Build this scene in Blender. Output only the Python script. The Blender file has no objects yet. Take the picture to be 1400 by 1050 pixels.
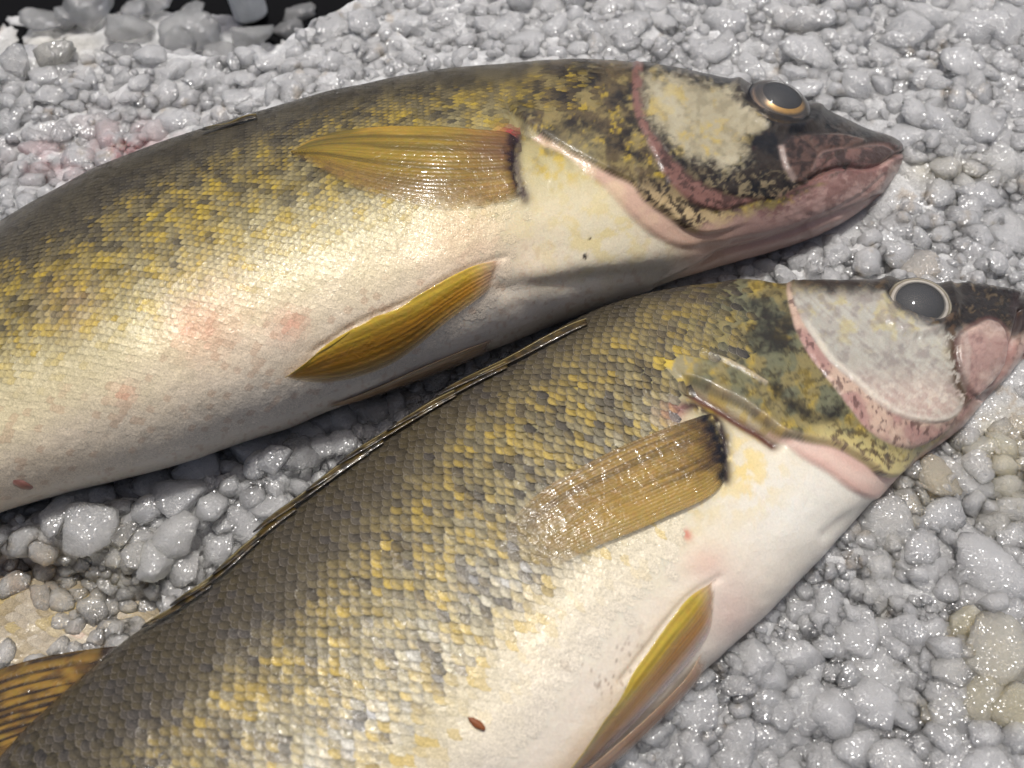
import bpy, math, random
import numpy as np
from mathutils import Vector, Matrix
from mathutils.bvhtree import BVHTree

rng = np.random.default_rng(7)
random.seed(7)
scene = bpy.context.scene
COL = scene.collection
R = math.radians

# ------------------------------------------------------------------ camera
HF = math.tan(R(28.0))            # half horizontal field of view
PITCH = R(55.0)
FWD = np.array([0, math.cos(PITCH), -math.sin(PITCH)])
RIGHT = np.array([1.0, 0, 0])
UP = np.array([0, math.sin(PITCH), math.cos(PITCH)])
CAM = np.array([0, 0, 0.020]) - FWD * 0.346

cam_data = bpy.data.cameras.new("camera")
cam_data.sensor_fit = 'HORIZONTAL'
cam_data.angle = R(56.0)
cam_data.clip_start = 0.005
cam_data.clip_end = 100
cam_data.dof.use_dof = True
cam_data.dof.focus_distance = 0.345
cam_data.dof.aperture_fstop = 13
cam = bpy.data.objects.new("camera", cam_data)
COL.objects.link(cam)
cam.location = CAM
cam.rotation_euler = (math.pi / 2 - PITCH, 0, 0)
scene.camera = cam

# ------------------------------------------------------------------ sky and sun
SUN_EL, SUN_AZ = R(80), R(12)      # azimuth measured from +y towards +x
world = bpy.data.worlds.new("World")
scene.world = world
world.use_nodes = True
wn = world.node_tree
wn.nodes.clear()
sky = wn.nodes.new("ShaderNodeTexSky")
sky.sky_type = 'NISHITA'
sky.sun_disc = False
sky.sun_elevation = SUN_EL
sky.sun_rotation = SUN_AZ
sky.air_density = 0.7
sky.dust_density = 5.0
sky.ozone_density = 0.3
bg = wn.nodes.new("ShaderNodeBackground")
bg.inputs[1].default_value = 0.10
wo = wn.nodes.new("ShaderNodeOutputWorld")
wn.links.new(sky.outputs[0], bg.inputs[0])
wn.links.new(bg.outputs[0], wo.inputs[0])

sun_d = bpy.data.lights.new("sun", 'SUN')
sun_d.energy = 3.2
sun_d.angle = R(3)
sun_d.color = (1.0, 0.98, 0.945)
sun = bpy.data.objects.new("sun", sun_d)
COL.objects.link(sun)
sd = Vector((math.sin(SUN_AZ) * math.cos(SUN_EL), math.cos(SUN_AZ) * math.cos(SUN_EL), math.sin(SUN_EL)))
sun.rotation_euler = sd.to_track_quat('Z', 'Y').to_euler()
sun.location = sd * 2

scene.view_settings.view_transform = 'Standard'
scene.view_settings.look = 'None'
scene.view_settings.exposure = 0.0
scene.view_settings.gamma = 1.0
scene.cycles.use_denoising = True
scene.cycles.caustics_refractive = True
scene.cycles.caustics_reflective = False
scene.cycles.max_bounces = 16
scene.cycles.transmission_bounces = 14
scene.cycles.transparent_max_bounces = 12

# ------------------------------------------------------------------ helpers: pixels, curves, noise
def pdir(u, v):
    u = np.asarray(u, float); v = np.asarray(v, float)
    x = (u - 700) / 700 * HF; y = -(v - 525) / 700 * HF
    d = FWD + x[..., None] * RIGHT + y[..., None] * UP
    return d / np.linalg.norm(d, axis=-1, keepdims=True)

def unproj(u, v, z):
    d = pdir(u, v)
    t = (z - CAM[2]) / d[..., 2]
    return CAM + d * t[..., None]

def proj(P):
    r = P - CAM
    dep = r @ FWD
    return 700 + 700 * (r @ RIGHT) / dep / HF, 525 - 700 * (r @ UP) / dep / HF, dep

def catmull(pts, n):
    p = np.asarray(pts, float)
    k = len(p)
    ext = np.vstack([2 * p[0] - p[1], p, 2 * p[-1] - p[-2]])
    t = np.linspace(0, k - 1, n)
    i = np.minimum(t.astype(int), k - 2)
    f = (t - i)[:, None]
    a, b, c, d = ext[i], ext[i + 1], ext[i + 2], ext[i + 3]
    return 0.5 * ((2 * b) + (c - a) * f + (2 * a - 5 * b + 4 * c - d) * f ** 2 + (3 * b - a - 3 * c + d) * f ** 3)

def curve(pts, per=6):
    return catmull(pts, (len(pts) - 1) * per + 1)

def h2(ix, iy, iz, seed):
    n = (ix.astype(np.int64) * 374761393 + iy.astype(np.int64) * 668265263 + iz.astype(np.int64) * 2147483647 + seed * 974634777) & 0xFFFFFFFF
    n = ((n ^ (n >> 13)) * 1274126177) & 0xFFFFFFFF
    n = ((n ^ (n >> 16)) * 2246822519) & 0xFFFFFFFF
    return ((n ^ (n >> 15)) & 0xFFFFFF) / float(0xFFFFFF)

def vnoise(x, y, z=None, seed=0):
    x = np.asarray(x, float); y = np.asarray(y, float)
    if z is None: z = np.zeros_like(x)
    ix, iy, iz = np.floor(x), np.floor(y), np.floor(z)
    fx, fy, fz = x - ix, y - iy, z - iz
    fx = fx * fx * (3 - 2 * fx); fy = fy * fy * (3 - 2 * fy); fz = fz * fz * (3 - 2 * fz)
    o = 0
    for dx in (0, 1):
        for dy in (0, 1):
            for dz in (0, 1):
                w = (fx if dx else 1 - fx) * (fy if dy else 1 - fy) * (fz if dz else 1 - fz)
                o = o + w * h2(ix + dx, iy + dy, iz + dz, seed)
    return o

def fbm(x, y, z=None, seed=0, oct=4):
    o, a, s = 0, 0.5, 1.0
    for k in range(oct):
        o = o + a * vnoise(x * s, y * s, None if z is None else z * s, seed + k * 17)
        a *= 0.5; s *= 2.03
    return o / (1 - 0.5 ** oct)

def sstep(a, b, x):
    t = np.clip((x - a) / (b - a), 0, 1)
    return t * t * (3 - 2 * t)

def lin(c):
    c = np.asarray(c, float) / 255
    return np.where(c <= 0.04045, c / 12.92, ((c + 0.055) / 1.055) ** 2.4)

def dist_line(px, py, line):
    d = np.full(px.shape, 1e9)
    for a, b in zip(line[:-1], line[1:]):
        ab = b - a
        L = max(ab @ ab, 1e-9)
        t = np.clip(((px - a[0]) * ab[0] + (py - a[1]) * ab[1]) / L, 0, 1)
        d = np.minimum(d, np.hypot(px - a[0] - t * ab[0], py - a[1] - t * ab[1]))
    return d

def inside(px, py, poly):
    c = np.zeros(px.shape, bool)
    n = len(poly)
    for k in range(n):
        x1, y1 = poly[k]; x2, y2 = poly[(k + 1) % n]
        if y1 == y2: continue
        c ^= ((y1 > py) != (y2 > py)) & (px < (x2 - x1) * (py - y1) / (y2 - y1) + x1)
    return c

def sdf(px, py, poly):
    """signed distance in chart pixels, positive inside"""
    poly = np.asarray(poly, float)
    d = dist_line(px, py, np.vstack([poly, poly[:1]]))
    return np.where(inside(px, py, poly), d, -d)

def closed(pts, per=6):
    p = list(pts)
    return catmull(p + [p[0]], len(p) * per + 1)[:-1]

# ------------------------------------------------------------------ helpers: objects
def link(o, parent=None):
    COL.objects.link(o)
    if parent is not None:
        o.parent = parent
        if parent.type == 'EMPTY': o.matrix_parent_inverse = Matrix.Translation(-parent.location)
    return o

def tag(o, label=None, cat=None, group=None, kind=None):
    if label: o["label"] = label
    if cat: o["category"] = cat
    if group: o["group"] = group
    if kind: o["kind"] = kind
    return o

def mesh_obj(name, verts, faces, mat, parent=None, col=None, smooth=True, extra=None):
    me = bpy.data.meshes.new(name)
    verts = np.asarray(verts, np.float32).reshape(-1, 3)
    faces = np.asarray(faces, np.int32)
    me.vertices.add(len(verts))
    me.vertices.foreach_set("co", verts.ravel())
    nf, k = faces.shape
    me.loops.add(nf * k)
    me.loops.foreach_set("vertex_index", faces.ravel())
    me.polygons.add(nf)
    me.polygons.foreach_set("loop_start", np.arange(0, nf * k, k, dtype=np.int32))
    me.polygons.foreach_set("loop_total", np.full(nf, k, np.int32))
    me.update(calc_edges=True)
    me.validate()
    if smooth: me.polygons.foreach_set("use_smooth", np.ones(len(me.polygons), bool))
    if col is not None:
        ca = me.color_attributes.new("Col", 'FLOAT_COLOR', 'POINT')
        c = np.ones((len(verts), 4), np.float32)
        col = np.asarray(col)
        c[:, :col.shape[1]] = col
        ca.data.foreach_set("color", c.ravel())
    if extra:
        for nm, a in extra.items():
            at = me.attributes.new(nm, 'FLOAT', 'POINT')
            at.data.foreach_set("value", np.asarray(a, np.float32).ravel())
    if mat is not None: me.materials.append(mat)
    return link(bpy.data.objects.new(name, me), parent)

def grid_faces(n, m, wrap=False):
    i, j = np.meshgrid(np.arange(n - 1), np.arange(m if wrap else m - 1), indexing='ij')
    j2 = (j + 1) % m
    return np.stack([i * m + j, (i + 1) * m + j, (i + 1) * m + j2, i * m + j2], -1).reshape(-1, 4)

def empty(name, loc):
    o = bpy.data.objects.new(name, None)
    o.empty_display_size = 0.01
    o.location = loc
    return link(o)

# ------------------------------------------------------------------ materials
def new_mat(name):
    m = bpy.data.materials.new(name)
    m.use_nodes = True
    nt = m.node_tree
    return m, nt, nt.nodes["Principled BSDF"], nt.nodes["Material Output"]

def nd(nt, kind, **kw):
    n = nt.nodes.new(kind)
    for k, v in kw.items():
        if k.startswith("i_"): n.inputs[int(k[2:])].default_value = v
        else: setattr(n, k, v)
    return n

def noise_node(nt, scale, detail=3, rough=0.6, vec=None, dist=0.0):
    n = nt.nodes.new("ShaderNodeTexNoise")
    n.inputs["Scale"].default_value = scale
    n.inputs["Detail"].default_value = detail
    n.inputs["Roughness"].default_value = rough
    n.inputs["Distortion"].default_value = dist
    if vec is not None: nt.links.new(vec, n.inputs["Vector"])
    return n

def bump_node(nt, h, strength, distance, prev=None):
    b = nt.nodes.new("ShaderNodeBump")
    b.inputs["Strength"].default_value = strength
    b.inputs["Distance"].default_value = distance
    nt.links.new(h, b.inputs["Height"])
    if prev is not None: nt.links.new(prev, b.inputs["Normal"])
    return b

def math_node(nt, op, a, b):
    n = nt.nodes.new("ShaderNodeMath"); n.operation = op
    for k, x in enumerate((a, b)):
        if isinstance(x, (int, float)): n.inputs[k].default_value = x
        else: nt.links.new(x, n.inputs[k])
    return n.outputs[0]

def mix_col(nt, fac, a, b, blend='MIX'):
    n = nt.nodes.new("ShaderNodeMix"); n.data_type = 'RGBA'; n.blend_type = blend
    for idx, x in ((0, fac), (6, a), (7, b)):
        if isinstance(x, (int, float)): n.inputs[idx].default_value = x
        elif isinstance(x, tuple): n.inputs[idx].default_value = x
        else: nt.links.new(x, n.inputs[idx])
    return n.outputs[2]

def skin_material(name, rough, bump_mm, grain, metallic=0.0, coat=0.6, sss=0.0, var=(.93, 1.07)):
    m, nt, p, out = new_mat(name)
    tc = nd(nt, "ShaderNodeTexCoord")
    at = nd(nt, "ShaderNodeAttribute", attribute_name="Col")
    fine = noise_node(nt, grain * 2.6, 3, 0.7, tc.outputs["Object"])
    ramp = nd(nt, "ShaderNodeMapRange")
    nt.links.new(fine.outputs["Fac"], ramp.inputs[0])
    ramp.inputs[1].default_value = 0.3; ramp.inputs[2].default_value = 0.7
    ramp.inputs[3].default_value = var[0]; ramp.inputs[4].default_value = var[1]
    comb = nd(nt, "ShaderNodeCombineColor")
    for k in range(3): nt.links.new(ramp.outputs[0], comb.inputs[k])
    c = mix_col(nt, 1.0, at.outputs["Color"], comb.outputs[0], 'MULTIPLY')
    nt.links.new(c, p.inputs["Base Color"])
    p.inputs["Roughness"].default_value = rough
    p.inputs["Metallic"].default_value = metallic
    p.inputs["IOR"].default_value = 1.36
    p.inputs["Coat Weight"].default_value = coat
    p.inputs["Coat Roughness"].default_value = 0.10
    p.inputs["Coat IOR"].default_value = 1.34
    if sss:
        p.inputs["Subsurface Weight"].default_value = sss
        p.inputs["Subsurface Radius"].default_value = (1.0, 0.6, 0.4)
        p.inputs["Subsurface Scale"].default_value = 0.005
    n1 = noise_node(nt, grain, 4, 0.65, tc.outputs["Object"], 0.6)
    n2 = noise_node(nt, grain * 0.22, 2, 0.5, tc.outputs["Object"], 0.3)
    h = math_node(nt, 'ADD', n1.outputs["Fac"], math_node(nt, 'MULTIPLY', n2.outputs["Fac"], 1.5))
    b = bump_node(nt, h, 1.0, bump_mm * 0.001)
    nt.links.new(b.outputs[0], p.inputs["Normal"])
    nt.links.new(b.outputs[0], p.inputs["Coat Normal"])
    return m

MAT_SKIN = skin_material("wet_fish_skin", 0.42, 0.20, 520, 0.0, 0.6, 0.35)
MAT_SCALE = skin_material("wet_fish_scale", 0.46, 0.24, 800, 0.10, 0.7, 0.0, (.70, 1.28))

def fin_material():
    m, nt, p, out = new_mat("wet_fin_membrane")
    tc = nd(nt, "ShaderNodeTexCoord")
    at = nd(nt, "ShaderNodeAttribute", attribute_name="Col")
    nz = noise_node(nt, 500, 4, 0.7, tc.outputs["Object"])
    c = mix_col(nt, 0.35, at.outputs["Color"], mix_col(nt, 1.0, at.outputs["Color"], nz.outputs["Color"], 'MULTIPLY'))
    nt.links.new(c, p.inputs["Base Color"])
    nt.links.new(at.outputs["Alpha"], p.inputs["Alpha"])
    p.inputs["Roughness"].default_value = 0.28
    p.inputs["IOR"].default_value = 1.38
    p.inputs["Coat Weight"].default_value = 0.8
    p.inputs["Coat Roughness"].default_value = 0.07
    n1 = noise_node(nt, 330, 3, 0.6, tc.outputs["Object"], 0.8)
    b = bump_node(nt, n1.outputs["Fac"], 1.0, 0.00035)
    nt.links.new(b.outputs[0], p.inputs["Normal"])
    nt.links.new(b.outputs[0], p.inputs["Coat Normal"])
    return m
MAT_FIN = fin_material()

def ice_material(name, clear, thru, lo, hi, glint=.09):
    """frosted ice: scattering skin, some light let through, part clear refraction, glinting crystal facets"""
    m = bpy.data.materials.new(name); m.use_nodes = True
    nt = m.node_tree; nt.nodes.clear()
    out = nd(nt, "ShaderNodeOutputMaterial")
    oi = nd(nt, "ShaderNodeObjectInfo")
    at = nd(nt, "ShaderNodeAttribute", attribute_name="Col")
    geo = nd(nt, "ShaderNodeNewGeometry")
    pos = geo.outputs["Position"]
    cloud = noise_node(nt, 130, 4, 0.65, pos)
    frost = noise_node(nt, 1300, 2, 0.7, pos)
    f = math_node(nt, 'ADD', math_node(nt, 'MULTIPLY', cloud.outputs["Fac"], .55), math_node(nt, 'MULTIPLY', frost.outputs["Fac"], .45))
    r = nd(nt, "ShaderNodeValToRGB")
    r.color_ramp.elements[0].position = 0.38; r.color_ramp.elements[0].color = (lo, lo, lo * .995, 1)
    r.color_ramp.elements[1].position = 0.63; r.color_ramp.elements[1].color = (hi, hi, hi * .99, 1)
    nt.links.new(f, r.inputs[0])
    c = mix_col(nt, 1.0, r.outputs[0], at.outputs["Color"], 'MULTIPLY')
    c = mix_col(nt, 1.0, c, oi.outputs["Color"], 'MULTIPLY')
    n1 = noise_node(nt, 700, 3, 0.65, pos, 0.5)
    n2 = noise_node(nt, 260, 3, 0.6, pos, 0.6)
    h = math_node(nt, 'ADD', n1.outputs["Fac"], math_node(nt, 'MULTIPLY', n2.outputs["Fac"], 1.5))
    b = bump_node(nt, h, 1.0, 0.0009)
    dif = nd(nt, "ShaderNodeSubsurfaceScattering"); nt.links.new(c, dif.inputs["Color"]); nt.links.new(b.outputs[0], dif.inputs["Normal"])
    dif.inputs["Scale"].default_value = 0.012; dif.inputs["Radius"].default_value = (.97, .98, 1.0)
    tr = nd(nt, "ShaderNodeBsdfTranslucent"); nt.links.new(c, tr.inputs["Color"]); nt.links.new(b.outputs[0], tr.inputs["Normal"])
    m1 = nd(nt, "ShaderNodeMixShader"); m1.inputs[0].default_value = thru
    nt.links.new(dif.outputs[0], m1.inputs[1]); nt.links.new(tr.outputs[0], m1.inputs[2])
    rf = nd(nt, "ShaderNodeBsdfGlass"); rf.inputs["Roughness"].default_value = 0.24; rf.inputs["IOR"].default_value = 1.31
    nt.links.new(c, rf.inputs["Color"]); nt.links.new(b.outputs[0], rf.inputs["Normal"])
    m2 = nd(nt, "ShaderNodeMixShader"); m2.inputs[0].default_value = clear
    nt.links.new(m1.outputs[0], m2.inputs[1]); nt.links.new(rf.outputs[0], m2.inputs[2])
    # crystal facets in the film of melt water
    vor = nd(nt, "ShaderNodeTexVoronoi"); vor.inputs["Scale"].default_value = 1900
    nt.links.new(pos, vor.inputs["Vector"])
    sub = nd(nt, "ShaderNodeVectorMath", operation='SUBTRACT'); nt.links.new(vor.outputs["Color"], sub.inputs[0]); sub.inputs[1].default_value = (.5, .5, .5)
    sc = nd(nt, "ShaderNodeVectorMath", operation='SCALE'); nt.links.new(sub.outputs[0], sc.inputs[0]); sc.inputs["Scale"].default_value = 0.85
    b2 = bump_node(nt, n2.outputs["Fac"], 1.0, 0.0006)
    ad = nd(nt, "ShaderNodeVectorMath", operation='ADD'); nt.links.new(b2.outputs[0], ad.inputs[0]); nt.links.new(sc.outputs[0], ad.inputs[1])
    no = nd(nt, "ShaderNodeVectorMath", operation='NORMALIZE'); nt.links.new(ad.outputs[0], no.inputs[0])
    gl = nd(nt, "ShaderNodeBsdfGlossy"); gl.inputs["Roughness"].default_value = 0.18
    nt.links.new(no.outputs[0], gl.inputs["Normal"])
    patch = noise_node(nt, 75, 2, 0.6, pos)
    pr = nd(nt, "ShaderNodeMapRange"); nt.links.new(patch.outputs["Fac"], pr.inputs[0])
    pr.inputs[1].default_value = .38; pr.inputs[2].default_value = .66; pr.inputs[3].default_value = glint * .15; pr.inputs[4].default_value = glint
    m3 = nd(nt, "ShaderNodeMixShader"); nt.links.new(pr.outputs[0], m3.inputs[0])
    nt.links.new(m2.outputs[0], m3.inputs[1]); nt.links.new(gl.outputs[0], m3.inputs[2])
    nt.links.new(m3.outputs[0], out.inputs["Surface"])
    return m
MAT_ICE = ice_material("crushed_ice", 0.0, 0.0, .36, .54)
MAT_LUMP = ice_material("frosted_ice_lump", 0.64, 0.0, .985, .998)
MAT_CLEAR = ice_material("clear_ice_lump", 0.85, 0.0, .95, .99)

def plain(name, col, rough=0.5, **kw):
    m, nt, p, out = new_mat(name)
    tc = nd(nt, "ShaderNodeTexCoord")
    nz = noise_node(nt, 180, 4, 0.6, tc.outputs["Object"])
    a = tuple(c * 0.75 for c in col) + (1,); b = tuple(min(1, c * 1.2) for c in col) + (1,)
    nt.links.new(mix_col(nt, nz.outputs["Fac"], a, b), p.inputs["Base Color"])
    p.inputs["Roughness"].default_value = rough
    bp = bump_node(nt, nz.outputs["Fac"], 0.4, 0.0004)
    nt.links.new(bp.outputs[0], p.inputs["Normal"])
    for k, v in kw.items(): p.inputs[k.replace("_", " ")].default_value = v
    return m

# ------------------------------------------------------------------ fish body: sections fitted to the traced back and belly lines
class Body: pass

def fit_body(pairs, ratio, roll, embed, NS, NT, dense=None, sect=2.15, lift=None):
    pairs = np.asarray(pairs, float)
    n0 = 160
    pr = catmull(pairs, n0)
    d_px, v_px = pr[:, :2], pr[:, 2:]
    t0 = np.linspace(0, 1, n0)
    rt = np.interp(t0, *zip(*ratio))
    zc = np.full(n0, 0.02)
    Pd = unproj(d_px[:, 0], d_px[:, 1], 0.02); Pv = unproj(v_px[:, 0], v_px[:, 1], 0.02)
    th = np.linspace(0, 2 * np.pi, 72, endpoint=False)
    e = d_px - v_px
    e /= np.linalg.norm(e, axis=1, keepdims=True)
    cph, sph = math.cos(roll), math.sin(roll)
    zax = np.array([0, 0, 1.0])

    def rings(Pd, Pv, zc, th):
        c = (Pd + Pv) / 2; c[:, 2] = zc
        dv = (Pd - Pv) / 2; dv[:, 2] = 0
        D = np.linalg.norm(dv, axis=1)
        n = dv / D[:, None]
        T = rt_cur * D
        n2 = n * cph - zax * sph
        z2 = zax * cph + n * sph
        ct, st = np.cos(th), np.sin(th)
        ca = np.sign(ct) * np.abs(ct) ** (2 / sect); sa = np.sign(st) * np.abs(st) ** (2 / sect)
        P = c[:, None] + (D[:, None] * ca)[..., None] * n2[:, None] + (T[:, None] * sa)[..., None] * z2[:, None]
        return P, c, D, T, n2, z2
    rt_cur = rt
    for it in range(44):
        P, c, D, T, n2, z2 = rings(Pd, Pv, zc, th)
        own = np.sqrt((D * sph) ** 2 + (T * cph) ** 2) - embed
        zmid = own.max()
        tgt = 0.55 * own + 0.45 * zmid
        if lift is not None: tgt = tgt + np.interp(t0, *zip(*lift))
        zc = zc * 0.5 + tgt * 0.5
        u, v, dep = proj(P)
        al = (u - d_px[:, :1]) * e[:, :1] + (v - d_px[:, 1:]) * e[:, 1:]
        ed = -al.max(axis=1)
        al = (u - v_px[:, :1]) * e[:, :1] + (v - v_px[:, 1:]) * e[:, 1:]
        ev = -al.min(axis=1)
        # image error -> world move along the section direction
        mpp = dep.mean(axis=1) * HF / 700
        hor = (Pd - Pv); hor[:, 2] = 0; hor /= np.linalg.norm(hor, axis=1, keepdims=True)
        Pd = Pd + hor * (ed * mpp * 0.7)[:, None]
        Pv = Pv + hor * (ev * mpp * 0.7)[:, None]
        # near the snout also slide the sections so that their ends sit on the traced points
        f = np.stack([-e[:, 1], e[:, 0]], -1)
        ii = np.arange(n0)
        jd = ((u - d_px[:, :1]) * e[:, :1] + (v - d_px[:, 1:]) * e[:, 1:]).argmax(1); jv = ((u - v_px[:, :1]) * e[:, :1] + (v - v_px[:, 1:]) * e[:, 1:]).argmin(1)
        er = .5 * ((d_px[:, 0] - u[ii, jd]) * f[:, 0] + (d_px[:, 1] - v[ii, jd]) * f[:, 1] + (v_px[:, 0] - u[ii, jv]) * f[:, 0] + (v_px[:, 1] - v[ii, jv]) * f[:, 1])
        axw = np.cross(hor, zax)
        sg = np.sign(axw[:, 0] * f[:, 0] - axw[:, 1] * f[:, 1])
        mv = axw * (sg * er * mpp * .5 * sstep(.20, .08, t0))[:, None]
        Pd = Pd + mv; Pv = Pv + mv
        k = np.array([1, 2, 1]) / 4
        if it > 28: continue
        for A in (Pd, Pv):
            for ax in (0, 1):
                A[1:-1, ax] = np.convolve(A[:, ax], k, 'valid')
        zc[1:-1] = np.convolve(zc, k, 'valid')
    # dense stations
    if dense is None: ts = np.linspace(0, 1, NS)
    else:
        dx, dw = zip(*dense)
        xx = np.linspace(0, 1, 4000)
        cum = np.cumsum(np.interp(xx, dx, dw)); cum = (cum - cum[0]) / (cum[-1] - cum[0])
        ts = np.interp(np.linspace(0, 1, NS), cum, xx)
    def rs(A):
        i = ts * (n0 - 1)
        return catmull_at(A, i)
    Pd, Pv = rs(Pd), rs(Pv); zc = rs(zc[:, None])[:, 0]
    rt_cur = np.interp(ts, t0, rt)
    xx = np.linspace(-np.pi * 0.5, np.pi * 1.5, 4000)
    w = 0.25 + sstep(-0.55, -0.15, xx) * (1 - sstep(np.pi + 0.75, np.pi + 1.2, xx))
    cum = np.cumsum(w); cum = (cum - cum[0]) / (cum[-1] - cum[0])
    th = np.interp(np.linspace(0, 1, NT, endpoint=False), cum, xx)
    P, c, D, T, n2, z2 = rings(Pd, Pv, zc, th)
    b = Body()
    b.P, b.c, b.D, b.T, b.n2, b.z2, b.ts, b.th = P, c, D, T, n2, z2, ts, th
    b.d_px, b.v_px = rs(d_px), rs(v_px)
    return b

def catmull_at(A, t):
    k = len(A)
    ext = np.vstack([2 * A[:1] - A[1:2], A, 2 * A[-1:] - A[-2:-1]])
    i = np.minimum(t.astype(int), k - 2)
    f = (t - i)[:, None]
    a, b, c, d = ext[i], ext[i + 1], ext[i + 2], ext[i + 3]
    return 0.5 * ((2 * b) + (c - a) * f + (2 * a - 5 * b + 4 * c - d) * f ** 2 + (3 * b - a - 3 * c + d) * f ** 3)

def grid_normals(P):
    ds = np.gradient(P, axis=0)
    dt = np.roll(P, -1, 1) - np.roll(P, 1, 1)
    n = np.cross(dt, ds)
    n /= np.maximum(np.linalg.norm(n, axis=2, keepdims=True), 1e-12)
    out = ((n * (P - P.mean(axis=1, keepdims=True))).sum(2).mean())
    return n if out > 0 else -n

def finish_body(b, height_fn):
    """chart coordinates of every vertex, relief along the normal"""
    b.N = grid_normals(b.P)
    view = CAM - b.P
    view /= np.linalg.norm(view, axis=2, keepdims=True)
    b.face = sstep(-0.15, 0.12, (b.N * view).sum(2))
    b.u, b.v, _ = proj(b.P)
    h = height_fn(b.u, b.v) * b.face
    b.P = b.P + b.N * h[..., None]
    b.N = grid_normals(b.P)
    ax = b.v_px - b.d_px
    b.g = ((b.u - b.d_px[:, :1]) * ax[:, :1] + (b.v - b.d_px[:, 1:]) * ax[:, 1:]) / (ax ** 2).sum(1)[:, None]
    return b

def body_mesh(b, name, col, parent, mat):
    NS, NT = b.P.shape[:2]
    V = b.P.reshape(-1, 3)
    F = grid_faces(NS, NT, True)
    V = np.vstack([V, b.P[0].mean(0) , b.P[-1].mean(0)])
    c = np.vstack([col.reshape(-1, 3), col[0].mean(0), col[-1].mean(0)])
    a = np.arange(NT); a2 = (a + 1) % NT
    o = (NS - 1) * NT
    me_f = F
    obj = mesh_obj(name, V, me_f, mat, parent, c)
    bm_f = [(int(x), int(y), NS * NT) for x, y in zip(a2, a)] + [(int(o + x), int(o + y), NS * NT + 1) for x, y in zip(a, a2)]
    import bmesh
    bm = bmesh.new(); bm.from_mesh(obj.data); bm.verts.ensure_lookup_table()
    for f in bm_f:
        try: bm.faces.new([bm.verts[k] for k in f]).smooth = True
        except ValueError: pass
    bmesh.ops.recalc_face_normals(bm, faces=bm.faces[:])
    bm.to_mesh(obj.data); bm.free()
    b.bvh = BVHTree.FromPolygons([tuple(x) for x in V], [tuple(int(k) for k in f) for f in F])
    b.obj = obj
    return obj

def ray_hit(b, u, v):
    d = pdir(u, v)
    h = b.bvh.ray_cast(Vector(CAM), Vector(d))
    if h[0] is None: return None, None
    n = np.array(h[1])
    if n @ d > 0: n = -n
    return np.array(h[0]), n

def sample(A, si, tj):
    NS, NT = A.shape[:2]
    si = np.clip(si, 0, NS - 1.001)
    i = si.astype(int); f = (si - i)[..., None]
    tj = np.mod(tj, NT)
    j = np.floor(tj).astype(int) % NT; g = (tj - np.floor(tj))[..., None]
    j2 = (j + 1) % NT
    return (A[i, j] * (1 - f) * (1 - g) + A[i + 1, j] * f * (1 - g) + A[i, j2] * (1 - f) * g + A[i + 1, j2] * f * g)

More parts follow.
